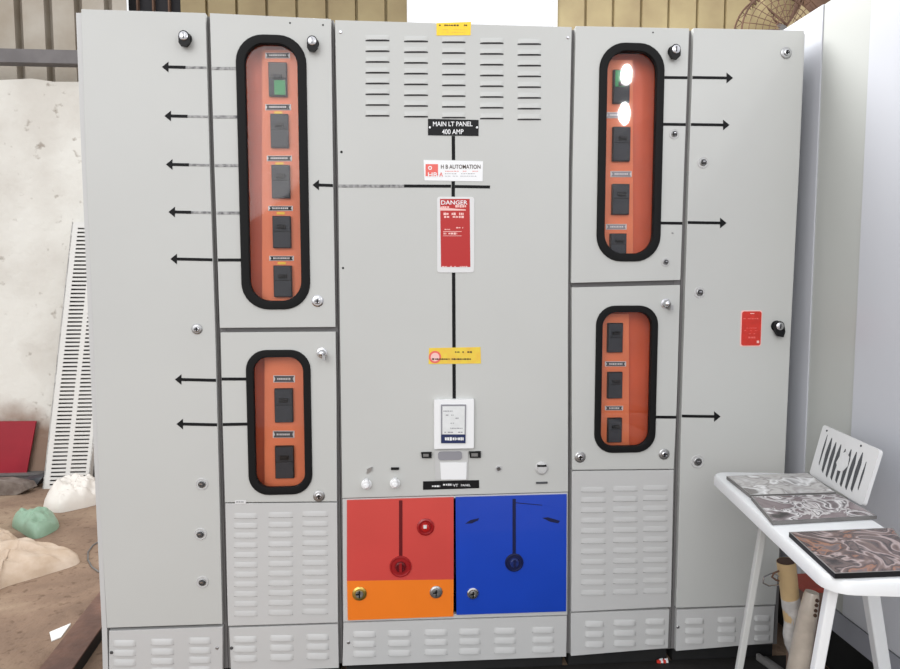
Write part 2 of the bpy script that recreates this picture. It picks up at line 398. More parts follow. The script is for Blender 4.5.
# ------------------------------------------------------------------ door with a gasketed window
def xl(pts, y):      # x on a pixel polyline at height y
    for (x0, y0), (x1, y1) in zip(pts, pts[1:]):
        if y <= y1: return x0+(x1-x0)*(y-y0)/(y1-y0)
    (x0, y0), (x1, y1) = pts[-2], pts[-1]
    return x0+(x1-x0)*(y-y0)/(y1-y0)
def window(parent, quad, radius_px, band_px=9.5, dark=False):
    """quad: (left mid), (right mid), top y, bottom y in px"""
    xL, xR, yT, yB = quad; xm = (xL+xR)/2; ym = (yT+yB)/2
    x0 = W(xL, ym).x; x1 = W(xR, ym).x; z1 = W(xm, yT).z; z0 = W(xm, yB).z
    k = 2.2/F; r = radius_px*k; b = band_px*k
    hole_ = rrect(x0+b*.55, x1-b*.55, z0+b*.55, z1-b*.55, r-b*.4)
    def mk_gasket():
        mb = MB(); n = None; loops = []
        for (o, dy) in ((0, 0), (.01, -.004), (.08, -.007), (.5, -.008), (.92, -.007), (.99, -.004), (1.0, 0), (1.0, .012)):
            d = b*o; loops.append([Vector((x, dy, z)) for x, z in rrect(x0+d, x1-d, z0+d, z1-d, max(r-d*.8, .01))])
        n = len(loops[0]); vs = [p for l in loops for p in l]
        mb.add(vs, [(i*n+j, i*n+(j+1) % n, (i+1)*n+(j+1) % n, (i+1)*n+j) for i in range(len(loops)-1) for j in range(n)], RUBBER)
        return mb.build('window_gasket', parent, smooth=40, label='black rubber window gasket')
    def mk_glass():
        mb = MB(); d = b*.6; mb.plate(rrect(x0+d, x1-d, z0+d, z1-d, r-d*.8), [], .006, .009, GLASS)
        return mb.build('window_glass', parent)
    return hole_, mk_gasket, mk_glass, (x0, x1, z0, z1)

def breaker(parent, x0, x1, y0, y1, yp, green=0, tone=DARKGREY):
    """circuit breaker on the mounting plate whose face is at depth yp"""
    a = W(x0, y1, yp-.012); b = W(x1, y0, yp-.012); w = b.x-a.x; h = b.z-a.z; f = yp-.014
    mb = MB(); mb.box((a.x, f, a.z), (b.x, yp, b.z), BLACK)
    e = .0022; md = a.z+h*.52
    mb.box((a.x+e, f-.003, a.z+e), (b.x-e, f, md-e*.5), tone); mb.box((a.x+e, f-.003, md+e*.5), (b.x-e, f, b.z-e), BREAKTOP if green else tone)
    hz = a.z+h*(.60 if not green else .50)
    mb.box((a.x+w*.28, f-.012, hz), (b.x-w*.25, f-.002, hz+h*.12), BLACK)
    mb.box((a.x+w*.35, f-.016, hz+h*.02), (b.x-w*.33, f-.011, hz+h*.08), DARKGREY if green else BLACK)
    if green == 1: mb.box((a.x+w*.32, f-.0045, a.z+h*.03), (b.x-w*.08, f-.003, a.z+h*.46), GREEN)
    if green == 2: mb.box((a.x+w*.08, f-.0045, a.z+h*.48), (b.x-w*.30, f-.003, a.z+h*.97), GREEN)
    return mb.build('circuit_breaker', parent, bevel=.001, label='dark grey breaker with a green face' if green else None)
def plate_label(parent, x0, x1, y0, y1, yp, mbase=BLACK, yel=True):
    mb = MB(); yq = yp-.004
    P = lambda x, y: XZ(x, y, yq)
    ym = (y0+y1)/2
    mb.plate([P(x0-.8, y0-.5), P(x1+.8, y0-.5), P(x1+.8, y1+.5), P(x0-.8, y1+.5)], [], yp-.002, yp, PLATEW)
    mb.plate([P(x0, y0), P(x1, y0), P(x1-1.3, ym), P(x1, y1), P(x0, y1), P(x0+1.3, ym)], [], yp-.0035, yp-.0015, mbase)
    R = random.Random(int(x0+y0)); x = x0+3.2
    while x < x1-4:
        w = R.uniform(.7, 1.6); mb.plate([P(x, ym-.9), P(x+w, ym-.9), P(x+w, ym+.8), P(x, ym+.8)], [], yp-.004, yp-.0034, PLATEW); x += w+.5
    if yel: 
        xc = (x0+x1)/2; mb.plate([P(xc-4, y1+1.6), P(xc+4, y1+1.6), P(xc+4, y1+4), P(xc-4, y1+4)], [], yp-.001, yp, YEL2)
    return mb.build('name_plate', parent)

# ------------------------------------------------------------------ cabinets
SEAMX = dict(
 d1l=[(81,9),(86,167),(93.5,334),(100,501),(107,628)], d1r=[(205.5,13),(209.8,167),(215.3,334),(219.5,501),(222.3,624)],
 d2l=[(209.7,13),(214.3,167),(220,334),(224.5,501),(227.3,626)], d2r=[(331,19),(333,167),(335.5,327),(337,501),(338.5,667)],
 d3l=[(335,20),(337.6,167),(340,334),(342,501),(343,667)], d3r=[(571.8,27),(569,167),(568,334),(568.5,500),(567.3,657)],
 d4l=[(576,26),(572.6,167),(571.6,334),(572.2,500),(571,657)], d4r=[(689.5,28),(684.3,167),(680.5,280),(679,334),(676.5,420),(674.5,501),(672,600),(669,648)],
 d5l=[(693.7,28),(689,167),(684,334),(681.3,420),(679.5,501),(676.5,600),(675,651)], d5r=[(804,30),(799,167),(790.5,334),(783,501),(773,643)])
def cabinet(px_l, px_r, name_label, zt, zb, group='cabinet sections of the switch panel'):
    """shell from world x0 to x1"""
    x0, x1 = px_l, px_r
    c = empty('switchgear_cabinet', ((x0+x1)/2, .24, 0), name_label, 'electrical cabinet', group)
    mb = MB(); t = .012; y0, y1 = .024, .48
    for bx in (((x0, y0, zb), (x0+t, y1, zt)), ((x1-t, y0, zb), (x1, y1, zt)), ((x0+t, y0, zt-t), (x1-t, y1, zt)), ((x0+t, y0, zb), (x1-t, y1, zb+t)), ((x0+t, y1-t, zb+t), (x1-t, y1, zt-t))):
        mb.box(bx[0], bx[1], PANEL)
    mb.build('body', c)
    mb = MB(); mb.plate([(x0, zb), (x1, zb), (x1, zt), (x0, zt)], [[(x0+.022, zb+.022), (x1-.022, zb+.022), (x1-.022, zt-.022), (x0+.022, zt-.022)]], .0204, .0238, GAPG)  # grey strip added behind the door gaps to deepen their shade
    mb.build('gap_shade_strip', c, label='grey strip shading the door gaps')
    mb = MB(); mb.box((x0+.01, .03, 0), (x1-.01, .47, zb), DARKST); mb.build('base_channel', c, label='black steel base channel')
    return c
def door(cab, name, pts, holes=(), m=PANEL, y0=0.0, y1=.02, label=None):
    mb = MB(); mb.plate([XZ(x, y) for x, y in pts], holes, y0, y1, m)
    return mb.build(name, cab, label=label, bevel=.0012 if not holes else .0012)
def poly(lk, rk, yTL, yTR, yBR, yBL):
    """door outline that follows its seam lines"""
    L_ = SEAMX[lk]; R_ = SEAMX[rk]
    out = [(xl(L_, yTL), yTL), (xl(R_, yTR), yTR)]
    out += [(x, y) for x, y in R_ if yTR+20 < y < yBR-20]
    out += [(xl(R_, yBR), yBR), (xl(L_, yBL), yBL)]
    out += [(x, y) for x, y in reversed(L_) if yTL+20 < y < yBL-20]
    return out
ZB = W(567, 657).z - .002
def PX(a, y=300): return W(xl(SEAMX[a], y), y).x
zb = ZB+.004
bx = [W(89.5, 334).x, (PX('d1r')+PX('d2l'))/2, (PX('d2r')+PX('d3l'))/2, (PX('d3r')+PX('d4l'))/2, (PX('d4r')+PX('d5l'))/2, PX('d5r')+.006]

bx[3] = .5735
# --- cabinet 1 (left end)
c1 = cabinet(bx[0], bx[1]-.001, 'left end cabinet, tall blank grey door with seven left-pointing black arrows', W(140, 12).z, zb)
mb = MB(); mb.plate([XZ(75, 12), XZ(81, 12), XZ(86, 167), XZ(93.5, 334), XZ(99.5, 501), XZ(106, 628), XZ(108, 690), XZ(102.5, 690), XZ(101, 628), XZ(95, 501), XZ(88, 334), XZ(81, 167)], [], .006, .03, PANEL2)
mb.build('frame_strip', c1)
d1 = door(c1, 'door', poly('d1l', 'd1r', 9, 13, 624, 628))
p1 = door(c1, 'plinth_cover', [(109, 631), (222.5, 627), (222.5, 678), (109, 682)], m=PANEL2)
vents([(113.5, 136), (151, 174), (189, 211)], lambda x: [646-(x-125)*.035+i*9.6 for i in range(4)], 6.3, p1, PANEL2, d=.005)
screw(p1, 111.5, 652.5, m=SEAL); screw(p1, 217, 648, m=ZINC)
knob_lock(d1, 186, 41)
for q in ((197, 329), (202, 484), (200.5, 534), (202.5, 582)): turn_lock(d1, *q, r=.0165) if q[1] == 329 else plug(d1, *q)
for (xa, y, m2) in ((162, 67, FADE), (164.5, 116, FADE), (166, 164.5, FADE), (168.5, 212, FADE), (170.5, 259, None), (175, 379.5, None), (176.5, 424, None)):
    xe = xl(SEAMX['d1r'], y)-.4; hline(d1, xa, y, xe, y+.8, head=-1, m2=m2)

# --- cabinet 2
c2 = cabinet(bx[1]+.001, bx[2]-.001, 'second cabinet from the left, two window doors over louvred plate', W(270, 16).z, zb)
hA, gA, glA, wA = window(None, (238.7, 308.3, 35, 309.5), 26, 8.6)
d2 = door(c2, 'door', poly('d2l', 'd2r', 13, 19, 327, 328), [hA])
hA_, gA, glA, wA = window(d2, (238.7, 308.3, 35, 309.5), 26, 8.6); gA(); glA()
knob_lock(d2, 313, 46); turn_lock(d2, 317.5, 301, ins=CHROME)
hole(d2, 290, 23, .0028); hole(d2, 323, 25, .0028)
for y, m2 in ((68.5, FADE), (117, FADE), (165.5, FADE), (213, FADE), (260, LINE)):
    hline(d2, xl(SEAMX['d2l'], y)+.5, y, xl([(236, 60), (243, 290)], y)+1, y, m=m2)
hline(d2, 312.5, 185, xl(SEAMX['d2r'], 185)-.3, 185.6, head=-1)
hB, _, _, _ = window(None, (247.3, 311.5, 349.8, 494.5), 20, 7.4)
d2b = door(c2, 'door', [(220.5, 332.5), (335.6, 331.7), (336.5, 400), (337, 501.5), (225, 502.5), (222.6, 420)], [hB])
_, g_, gl_, wB = window(d2b, (247.3, 311.5, 349.8, 494.5), 20, 7.4); g_(); gl_()
bullet(d2b, 322, 353); turn_lock(d2b, 319, 496)
hline(d2b, xl(SEAMX['d2l'], 380)+.5, 379, 249, 379, m=LINE); hline(d2b, xl(SEAMX['d2l'], 424)+.5, 424.5, 249, 424, m=LINE)
mb = MB(); mb.pq([(235, 500.3), (246, 500), (246, 503.5), (235, 504)], -.001, 0, PLATEW); dashes(mb, 236, 245, 501.8, 1, SLOT); mb.build('sticker', d2b)
v2 = door(c2, 'louvred_plate', [(225.2, 503.6), (337, 502.7), (338, 622.6), (228, 626)], m=PANEL2)
vents([(234, 257.5), (268.5, 293), (302.5, 328)], lambda x: [518.5-(x-245)*.03+i*9.75 for i in range(11)], 5.6, v2, PANEL2, d=.0026)
p2 = door(c2, 'plinth_cover', [(229, 628), (338, 624.3), (338.8, 668), (231, 672)], m=PANEL2)
vents([(233.5, 257), (270, 293.5), (306.5, 329)], lambda x: [642-(x-245)*.03+i*9.5 for i in range(3)], 6.3, p2, PANEL2, d=.005)
screw(p2, 231.5, 648, m=SEAL)
mb = MB(); mb.pq([(220, 322), (336, 321), (336, 340), (220, 341)], .022, .03, GAPG); mb.build('cross_rail', c2)
mb = MB(); mb.pq([(225, 497), (337, 496), (337, 512), (225, 513)], .022, .03, GAPG); mb.build('cross_rail', c2)
# interior of cabinet 2
def interior(cab, quad, yp, bright, deep, top, bot, label=None):
    """bright: px x-range of the breaker plate, deep: the set back plate beside it"""
    mb = MB(); P = lambda x, y, d: XZ(x, y, d)
    mb.plate([P(bright[0], top, yp), P(bright[1], top, yp), P(bright[1], bot, yp), P(bright[0], bot, yp)], [], yp, yp+.004, ORANGE)
    o = mb.build('mounting_plate', cab, label='orange breaker mounting plate')
    mb = MB(); mb.plate([P(deep[0], top-6, yp+.02), P(deep[1], top-6, yp+.02), P(deep[1], bot+8, yp+.02), P(deep[0], bot+8, yp+.02)], [], yp+.02, yp+.024, ORANGE2)
    mb.build('back_plate', cab, label='deep orange back plate')
    return o
mpl = interior(c2, wA, .042, (262, 318), (236, 312), 50, 312)
for i, (x0, x1, y0, y1) in enumerate(((269, 286.5, 62.5, 96), (271, 288, 114, 147.5), (272, 289.5, 165, 198), (273, 290.5, 216, 248), (274, 291.5, 265.5, 297))): breaker(mpl, x0, x1, y0, y1, .042, 1 if i == 0 else 0)
for i, q in enumerate(((266, 289, 53, 57.5), (266, 290, 104.5, 109.5), (267.5, 291, 156, 160.5), (269, 292, 206.3, 210.3), (270, 293, 256.3, 260.3))): plate_label(mpl, *q, .042, yel=i > 0)
mpl = interior(c2, wB, .042, (264.5, 318), (246, 315), 356, 500)
for q in ((275, 292.5, 388.5, 422.5), (275.5, 293.5, 446, 478.5)): breaker(mpl, *q, .042)
for q in ((274, 294, 376, 382), (273.5, 293.5, 431.5, 437.5)): plate_label(mpl, *q, .042, SLOT, yel=False)

# --- cabinet 3 (centre)
c3 = cabinet(bx[2]+.001, bx[3]-.001, 'wide central cabinet with danger plate, meter and red, orange and blue covers', W(450, 24).z, zb)
L3, R3 = SEAMX['d3l'], SEAMX['d3r']
d3 = door(c3, 'door', [(335, 20), (571.8, 27), (569, 167), (568, 334), (568.2, 491.8), (342.3, 498.2), (340, 334), (338, 167)])
vents([(365.5, 389.5), (404, 428), (442, 465.5), (480, 503.5), (517.5, 541)], lambda x: [41.4+(x-377)*.024+i*10.75 for i in range(8)], 6.0, d3, PANEL, d=.0045, slot=.0042)
screw(d3, 340.5, 32); screw(d3, 568, 37.5); hole(d3, 341.5, 152); hole(d3, 343, 268, .0035)
# name plate
mb = MB(); mb.pq([(428, 119), (478.5, 120), (478.5, 136), (428, 135.3)], -.0018, 0, BLACK)
mb.text('MAIN LT PANEL', (433, 126.2), (472.5, 121.6), -.0021, WHITE); mb.text('400 AMP', (442, 134.2), (463.5, 129.2), -.0021, WHITE)
for x in (429.8, 477): mb.lathe(W(x, 127.5)+Vector((0, 0, 0)), [(.001, .004), (.003, .003)], WHITE, n=10)
mb.build('name_plate', d3, label='black plate with white letters')
vline(d3, 453.3, 136, 453.5, 160)
mb = MB(); mb.pq([(423.5, 160), (483, 161.3), (482.5, 181.5), (424.5, 180.5)], -.0014, 0, WHITE)
mb.pq([(425.5, 164.2), (438, 164.2), (438, 176.5), (425.5, 176.2)], -.0018, -.0013, PINK2)
mb.text('HBA', (428, 177), (442.5, 172.3), -.0022, WHITE)
mb.lathe(W(430, 168), [(.0015, .0062), (.0024, .0062), (.0024, .0035), (.0018, .003)], WHITE, n=14); mb.lathe(W(430, 168), [(.001, .003), (.0027, .003)], PINK2, n=12)
mb.text('A', (439.3, 176.6), (443, 172.4), -.0024, PINK2)
mb.text('H B AUTOMATION', (441, 168.8), (480.5, 164.6), -.0022, INK)
dashes(mb, 443, 478, 171.3, .7, PINK2, seed=3); dashes(mb, 445, 477, 173.8, .6, SCREEN, seed=4); dashes(mb, 445, 478, 176.2, .6, SCREEN, seed=5)
mb.build('company_sticker', d3, label='white sticker with a coral logo block')
vline(d3, 453.2, 181.3, 453.2, 197)
for (xa, xb, m) in ((xl(L3, 185)+.3, 404, FADE), (404, 451, LINE)): hline(d3, xa, 186, xb, 186.2, m=m)
hline(d3, 455, 186.5, 490, 187, m=LINE)
# danger plate
mb = MB(); k = 2.2/F
a = W(437.2, 272.5); b = W(474.2, 197)
mb.plate(rrect(a.x, b.x, a.z, b.z, .009, 5), [], -.002, 0, PLATEW)
mb.pq([(440, 199), (469.6, 199), (470.3, 267), (441, 267)], -.0026, -.0018, REDP)
mb.text('DANGER', (441.2, 204.6), (467.5, 200.4), -.0031, WHITE)
mb.pq([(440, 207.6), (465.8, 209.6), (465.8, 210.6), (440, 210.6)], -.003, -.0025, PINK)
for (x0, x1, y, h) in ((440.5, 449, 207.2, 1.6), (451, 466, 206.3, 3), (443.5, 464.5, 214, 2.8), (444, 464, 217, 2.2), (454, 463, 227.8, 1.3), (443, 450, 229.5, 1), (443.5, 457, 233.6, 2.2), (443, 448, 236.2, 1), (442, 468, 266.5, 1)): dashes(mb, x0, x1, y, h, PINK, -.003, seed=int(y))
mb.pq([(443, 231.3), (461.5, 231.3), (461.5, 231.8), (443, 231.8)], -.003, -.0025, PINK); mb.pq([(443, 235.7), (461.5, 235.7), (461.5, 236.1), (443, 236.1)], -.003, -.0025, PINK)
mb.build('danger_plate', d3, label='red danger plate with a white border')
vline(d3, 453.6, 272.5, 454, 347.5)
mb = MB(); mb.pq([(429, 348), (480.5, 347), (481, 363.5), (428.5, 364)], -.0012, 0, YEL)
c = W(435, 357); mb.lathe(c, [(.001, .020), (.0018, .020)], PINK2, n=18); mb.lathe(c, [(.001, .014), (.0022, .014)], PINK, n=16)
dashes(mb, 455, 474, 352, 1.8, INK, -.002, 1); dashes(mb, 432, 472, 359, 1.8, INK, -.0027, 2, gap=.1); mb.build('warning_label', d3, label='yellow paper label with dark handwriting')
vline(d3, 454, 364, 454.2, 398.5)
mb = MB(); mb.pq([(436.5, 23.3), (471, 22), (470.5, 35.3), (436.5, 35.6)], -.0012, 0, YEL2)
dashes(mb, 439, 468, 25.5, 1.7, INK, -.0018, 4); dashes(mb, 442, 466, 29.5, 1.2, YEL, -.0018, 5); dashes(mb, 442, 466, 32.3, 1.2, YEL, -.0018, 6)
mb.build('yellow_sticker', d3)
# meter
mb = MB(); a = W(434, 448); b = W(473.5, 398.5)
mb.plate(rrect(a.x, b.x, a.z, b.z, .003, 3), [], -.014, 0, WHITE)
o = mb.build('energy_meter', d3, bevel=.002, label='white square meter with a pale display')
mb = MB()
mb.pq([(440.6, 403.6), (465.6, 403.6), (465, 442), (440.6, 442)], -.0175, -.0145, SCREEN); mb.pq([(442, 405.2), (464.3, 405.2), (464, 433), (442, 433)], -.0182, -.0174, LCD)
mb.pq([(440.8, 433.3), (465, 433.3), (465, 441.8), (440.8, 441.8)], -.0186, -.0174, NAVY)
for (x0, x1, y) in ((443, 452, 410), (443, 453, 414), (455, 460, 417), (450, 461, 422), (450, 462, 427), (444, 462, 431)): dashes(mb, x0, x1, y, .9, SCREEN, -.0188, seed=int(y))
dashes(mb, 444.5, 463, 437.5, 3.4, WHITE, -.0192, seed=9, gap=.05)
mb.build('meter_display', d3)
mb = MB(); mb.pq([(434.5, 450), (468, 450), (467.5, 479.5), (435, 479.5)], -.004, 0, PANEL2); mb.pq([(440, 462), (466.5, 462), (466, 479), (441, 479)], -.007, -.0035, WHITE)
a = W(438, 459.6); b = W(461.8, 450.8); mb.plate(rrect(a.x, b.x, a.z, b.z, .009, 5), [], -.008, -.0035, SCREEN)
mb.build('sensor_unit', d3, label='white box with a grey oval screen')
for (x0, x1, y0, y1) in ((421, 431.5, 452, 457.5), (469, 480.5, 451.3, 457.3)):
    mb = MB(); mb.pq([(x0, y0), (x1, y0-.4), (x1, y1), (x0+.8, y1)], -.008, 0, BLACK); mb.pq([(x0+2, y0+1.3), (x1-3, y0+1.3), (x1-3, y1-1.5), (x0+2, y1-1.5)], -.009, -.0075, GREYST); mb.build('selector_switch', d3)
mb = MB(); mb.pq([(423, 481.3), (479, 480), (479.2, 488), (423, 489.7)], -.0018, 0, BLACK)
dashes(mb, 432, 440, 486, 2, WHITE, -.0024, 3, .05); dashes(mb, 443, 452, 484.5, 2.4, WHITE, -.0024, 5, .05)
mb.text('VT', (453, 486.8), (458, 484), -.0024, WHITE); mb.text('PANEL', (461, 486.2), (470.5, 484.2), -.0024, WHITE); mb.build('name_plate', d3, label='long black name plate')
for (x, y) in ((366.5, 484), (395, 483)):    # cone shaped chrome lamps
    c = W(x, y)
    mb = MB(); mb.lathe(c, [(0, .016), (.004, .017), (.006, .011), (.022, .010), (.026, .006)], WHITE)
    mb.lathe(c+Vector((0, -.004, .012)), [(0, .008), (.018, .007), (.02, .003)], WHITE)
    mb.build('indicator_lamp', d3, smooth=35)
mb = MB(); mb.pq([(367.5, 468.5), (372, 466.5), (372, 470), (366.5, 473.5)], -.006, 0, ZINC); mb.pq([(391, 467.2), (399, 467.2), (399, 469.4), (391, 469.6)], -.006, 0, BLACK); mb.build('latch', d3)
plug(d3, 498.5, 468.5, .007)
c = W(541.5, 468); mb = MB(); mb.lathe(c, [(0, .022), (.003, .022), (.006, .017), (.010, .016), (.011, .008)], PANEL2)
mb.box((c.x-.016, -.012, c.z+.007), (c.x+.014, -.004, c.z+.013), BLACK); mb.build('lock', d3, smooth=35)
mb = MB(); mb.box((c.x-.018, -.004, c.z-.052), (c.x+.020, -.0003, c.z-.046), SLOT); mb.build('latch', d3)
# coloured covers
fr = MB(); fr.plate([XZ(342.5, 499), XZ(568, 492.6), XZ(567.3, 615), XZ(343.3, 622)], [[XZ(348, 501.5), XZ(566, 495), XZ(565, 611), XZ(348, 618)]], .002, .02, PANEL2); fr.build('cover_frame', c3)
mb = MB(); mb.pq([(347, 500), (453.5, 497), (453.5, 579), (347, 580.5)], -.003, .018, CORAL)
mb.pq([(347, 580.5), (453.5, 579), (453.3, 616), (347.8, 620)], -.003, .018, ORG)
rc = mb.build('red_and_orange_cover', c3, label='cover painted red above and orange below')
def fit(parent, name, fn, label=None): 
    mb = MB(); fn(mb); return mb.build(name, parent, smooth=35, label=label)
def slotbar(x0, x1, ya, yb, m): return lambda mb: mb.pq([(x0, ya), (x1, ya), (x1, yb), (x0, yb)], -.0042, -.0028, m)
fit(rc, 'slot', slotbar(399, 402.4, 500, 557, REDD), 'dark red vertical slot')
def rot(x, y, r, m1, m2):
    c = W(x, y)
    def f(mb):
        mb.lathe(c, [(.003, r), (.007, r*.98), (.0075, r*.88), (.005, r*.8), (.0052, 0)], m1, n=28)
        mb.lathe(c, [(.005, r*.5), (.012, r*.46), (.013, r*.36), (.0105, r*.28), (.0105, 0)], m2, n=24)
        mb.box((c.x-r*.12, -.0155, c.z-r*.42), (c.x+r*.12, -.011, c.z+r*.42), m1)
    return f
fit(rc, 'rotary_handle', rot(400.5, 566, .036, REDM, REDD), 'dark red round handle')
def pl(x, y, r):
    c = W(x, y)
    def f(mb):
        mb.lathe(c, [(.003, r), (.006, r), (.008, r*.8), (.004, r*.62)], REDM, n=12); mb.lathe(c, [(.003, r*.5), (.014, r*.45), (.017, r*.2)], CHROME if False else REDP)
        mb.box((c.x-r*.25, -.019, c.z), (c.x+r*.1, -.014, c.z+r*.35), PLATEW)
    return f
fit(rc, 'push_button', pl(425.5, 526.5, .029), 'red round push button')
def cam_lock(x, y, r, m):
    c = W(x, y)
    def f(mb):
        mb.lathe(c, [(.003, r), (.006, r), (.009, r*.84), (.0095, r*.68)], m)
        mb.lathe(c, [(.008, r*.6), (.012, r*.56), (.0125, r*.3), (.010, .001)], ZINC, n=8)
        mb.box((c.x-.002, -.0145, c.z-r*.5), (c.x+.002, -.012, c.z+r*.5), BLACK)
        mb.box((c.x-r*.5, -.0138, c.z-.0015), (c.x+.0, -.012, c.z+.0025), BLACK)
    return f
fit(rc, 'lock', cam_lock(359.5, 593, .0235, BRASS), 'brass round lock'); fit(rc, 'lock', cam_lock(436, 591.5, .021, ZINC))
mb = MB(); mb.pq([(455.5, 497), (566.5, 494), (566, 611), (456.5, 614.5)], -.003, .018, BLUE); bc = mb.build('blue_cover', c3, label='bright blue painted cover')
fit(bc, 'slot', slotbar(512.3, 515.6, 498.5, 554, BLUED), 'dark blue vertical slot')
fit(bc, 'rotary_handle', rot(514, 562, .031, BLUED, BLUEM), 'dark blue round handle'); fit(bc, 'lock', cam_lock(472.8, 593, .0195, CHROME), 'chrome round lock')
def smudge(pts): return lambda mb: mb.pq(pts, -.0034, -.0029, BLUED)
fit(bc, 'hand_grip', smudge([(465, 523.5), (470, 519.8), (479, 517.8), (478, 520), (472, 523)]), 'small dark blue grip mark'); fit(bc, 'hand_grip', smudge([(542, 517.5), (548, 517), (560, 520.5), (558, 523), (550, 521.5)]), 'dark blue grip mark by the right edge')
fit(bc, 'scratch', smudge([(515, 502), (542, 504.5), (542, 505.2), (515, 502.8)]))
p3 = door(c3, 'plinth_cover', [(343.5, 623), (567, 616), (566.3, 656.6), (342.5, 665.8)], m=PANEL2)
vents([(353, 376), (388, 411), (424.5, 447.5), (459, 480.5), (494, 516), (532, 554)], lambda x: [636.8-(x-364)*.024+i*9.8 for i in range(3)], 6.3, p3, PANEL2, d=.005)
screw(p3, 348.5, 642.5, m=ZINC)

# --- cabinet 4
c4 = cabinet(bx[3]+.001, bx[4]-.001, 'fourth cabinet from the left, window doors lit by a white reflection', W(630, 27).z, zb)
hC, _, _, _ = window(None, (597.8, 662.3, 43, 261.5), 26, 8.2)
d4 = door(c4, 'door', [(575.8, 26), (689.3, 28.3), (684.3, 167), (680.5, 280), (571.2, 283), (572.6, 167)], [hC])
_, g_, gl_, wC = window(d4, (597.8, 662.3, 43, 261.5), 26, 8.2); g_(); gl_()
knob_lock(d4, 673, 54); plug(d4, 674, 134, .010); screw(d4, 672.5, 233, .003, ZINC); plug(d4, 665.5, 262, .009); hole(d4, 653, 32.5, .0025)
for (xa, y) in ((664, 77.5), (663, 124.3), (659, 223)): hline(d4, xa, y, xl(SEAMX['d4r'], y)-.3, y+.3, th=2.8)
hD, _, _, _ = window(None, (595, 656.5, 305.5, 452.5), 20, 6.9)
d4b = door(c4, 'door', [(571.8, 287.5), (680.3, 285), (677, 400), (673.8, 469), (572.2, 470), (571.9, 400)], [hD])
_, g_, gl_, wD = window(d4b, (595, 656.5, 305.5, 452.5), 20, 6.9); g_(); gl_()
bullet(d4b, 665.5, 303.5); turn_lock(d4b, 580, 457); turn_lock(d4b, 664, 454)
hline(d4b, 655, 417, xl(SEAMX['d4r'], 417)-.3, 417.2, th=2.8)
v4 = door(c4, 'louvred_plate', [(572, 471.2), (673.8, 470), (671, 607), (571.3, 612)], m=PANEL2)
vents([(581, 605.5), (613, 637.5), (643, 667.5)], lambda x: [492-(x-593)*.03+i*10.3 for i in range(11)], 5.6, v4, PANEL2, d=.0026)
p4 = door(c4, 'plinth_cover', [(571, 613.3), (669.5, 609.5), (668, 648), (571, 656)], m=PANEL2)
vents([(585, 604), (613.5, 636), (645.5, 665)], lambda x: [626.5-(x-593)*.04+i*10.2 for i in range(3)], 6.2, p4, PANEL2, d=.006)
mpl = interior(c4, wC, .042, (592, 633), (600, 668), 60, 258)
for i, q in enumerate(((613, 630, 70, 103), (612.5, 630.5, 127, 161), (612, 629.5, 184, 214.5), (610, 626.5, 233.5, 256))): breaker(mpl, *q, .042, 2 if i == 0 else 0)
for q in ((607, 626, 112.5, 117.5), (611.5, 631, 171.5, 176.5), (607, 626, 224.5, 229)): plate_label(mpl, *q, .042, SCREEN, yel=False)
mpl = interior(c4, wD, .042, (590, 629), (598, 662), 314, 448)
for q in ((607.5, 623, 323, 352.5), (607.5, 622.5, 372, 398.5), (607.5, 622, 418, 442.5)): breaker(mpl, *q, .042, 0)
for q in ((606, 625.5, 362, 366), (606, 622.5, 406.5, 410)): plate_label(mpl, *q, .042, SLOT, yel=False)

mb = MB(); mb.pq([(575, 277), (679, 275), (679, 293), (575, 296)], .022, .03, GAPG); mb.build('cross_rail', c4)
mb = MB(); mb.pq([(575, 464), (674, 463), (674, 478), (575, 479)], .022, .03, GAPG); mb.build('cross_rail', c4)
# --- cabinet 5 (right end)
c5 = cabinet(bx[4]+.001, bx[5], 'right end cabinet, tall grey door with right-pointing arrows and red tag', W(750, 30).z, zb)
d5 = door(c5, 'door', poly('d5l', 'd5r', 28, 30.5, 604.5, 608))
mb = MB(); mb.plate([XZ(804.6, 32), XZ(806.5, 33), XZ(800.5, 167), XZ(792, 334), XZ(784.5, 501), XZ(776, 605), XZ(775.2, 605), XZ(783.5, 501), XZ(790.8, 334), XZ(799.4, 167)], [], .008, .03, PANEL2); mb.build('frame_strip', c5)
turn_lock(d5, 786, 53); plug(d5, 703, 162.5, .0115); plug(d5, 699.5, 292.5, .0115); plug(d5, 697.5, 461.5, .014); knob_lock(d5, 776, 328, drop=1)
for (xa, y) in ((733, 78), (729.5, 125), (726.5, 223), (720.5, 416.5)): hline(d5, xl(SEAMX['d5l'], y)+.4, y-.5, xa, y, head=1, th=2.8)
mb = MB(); a = W(739.6, 346.6); b = W(762.2, 310.3); mb.plate(rrect(a.x, b.x, a.z, b.z, .008, 5), [], -.0012, 0, PINK)
a = W(740.8, 345.6); b = W(761.4, 311.3); mb.plate(rrect(a.x, b.x, a.z, b.z, .008, 5), [], -.0018, -.001, REDT)
mb.pq([(750, 313), (754, 313), (754, 313.8), (750, 313.8)], -.0024, -.0017, PINK)
for (x0, x1, y, h) in ((743, 758, 318.6, 1.3), (746, 757, 328, .7), (744, 757, 330.5, .7), (747, 756, 333.7, .7), (748, 755, 337.4, 2)): dashes(mb, x0, x1, y, h, PINK2, -.0024, int(y))
mb.pq([(756.5, 340.5), (758.7, 340.5), (758.7, 343), (756.5, 343)], -.0024, -.0017, PINK); mb.build('red_tag', d5, label='red instruction sticker')
p5 = door(c5, 'plinth_cover', [(677, 610), (775, 606), (773, 643), (676, 651)], m=PANEL2)
vents([(685, 704), (717.5, 736), (754, 770)], lambda x: [623.5-(x-694)*.04+i*9.8 for i in range(3)], 6.2, p5, PANEL2, d=.006)
screw(p5, 678, 627, m=ZINC)

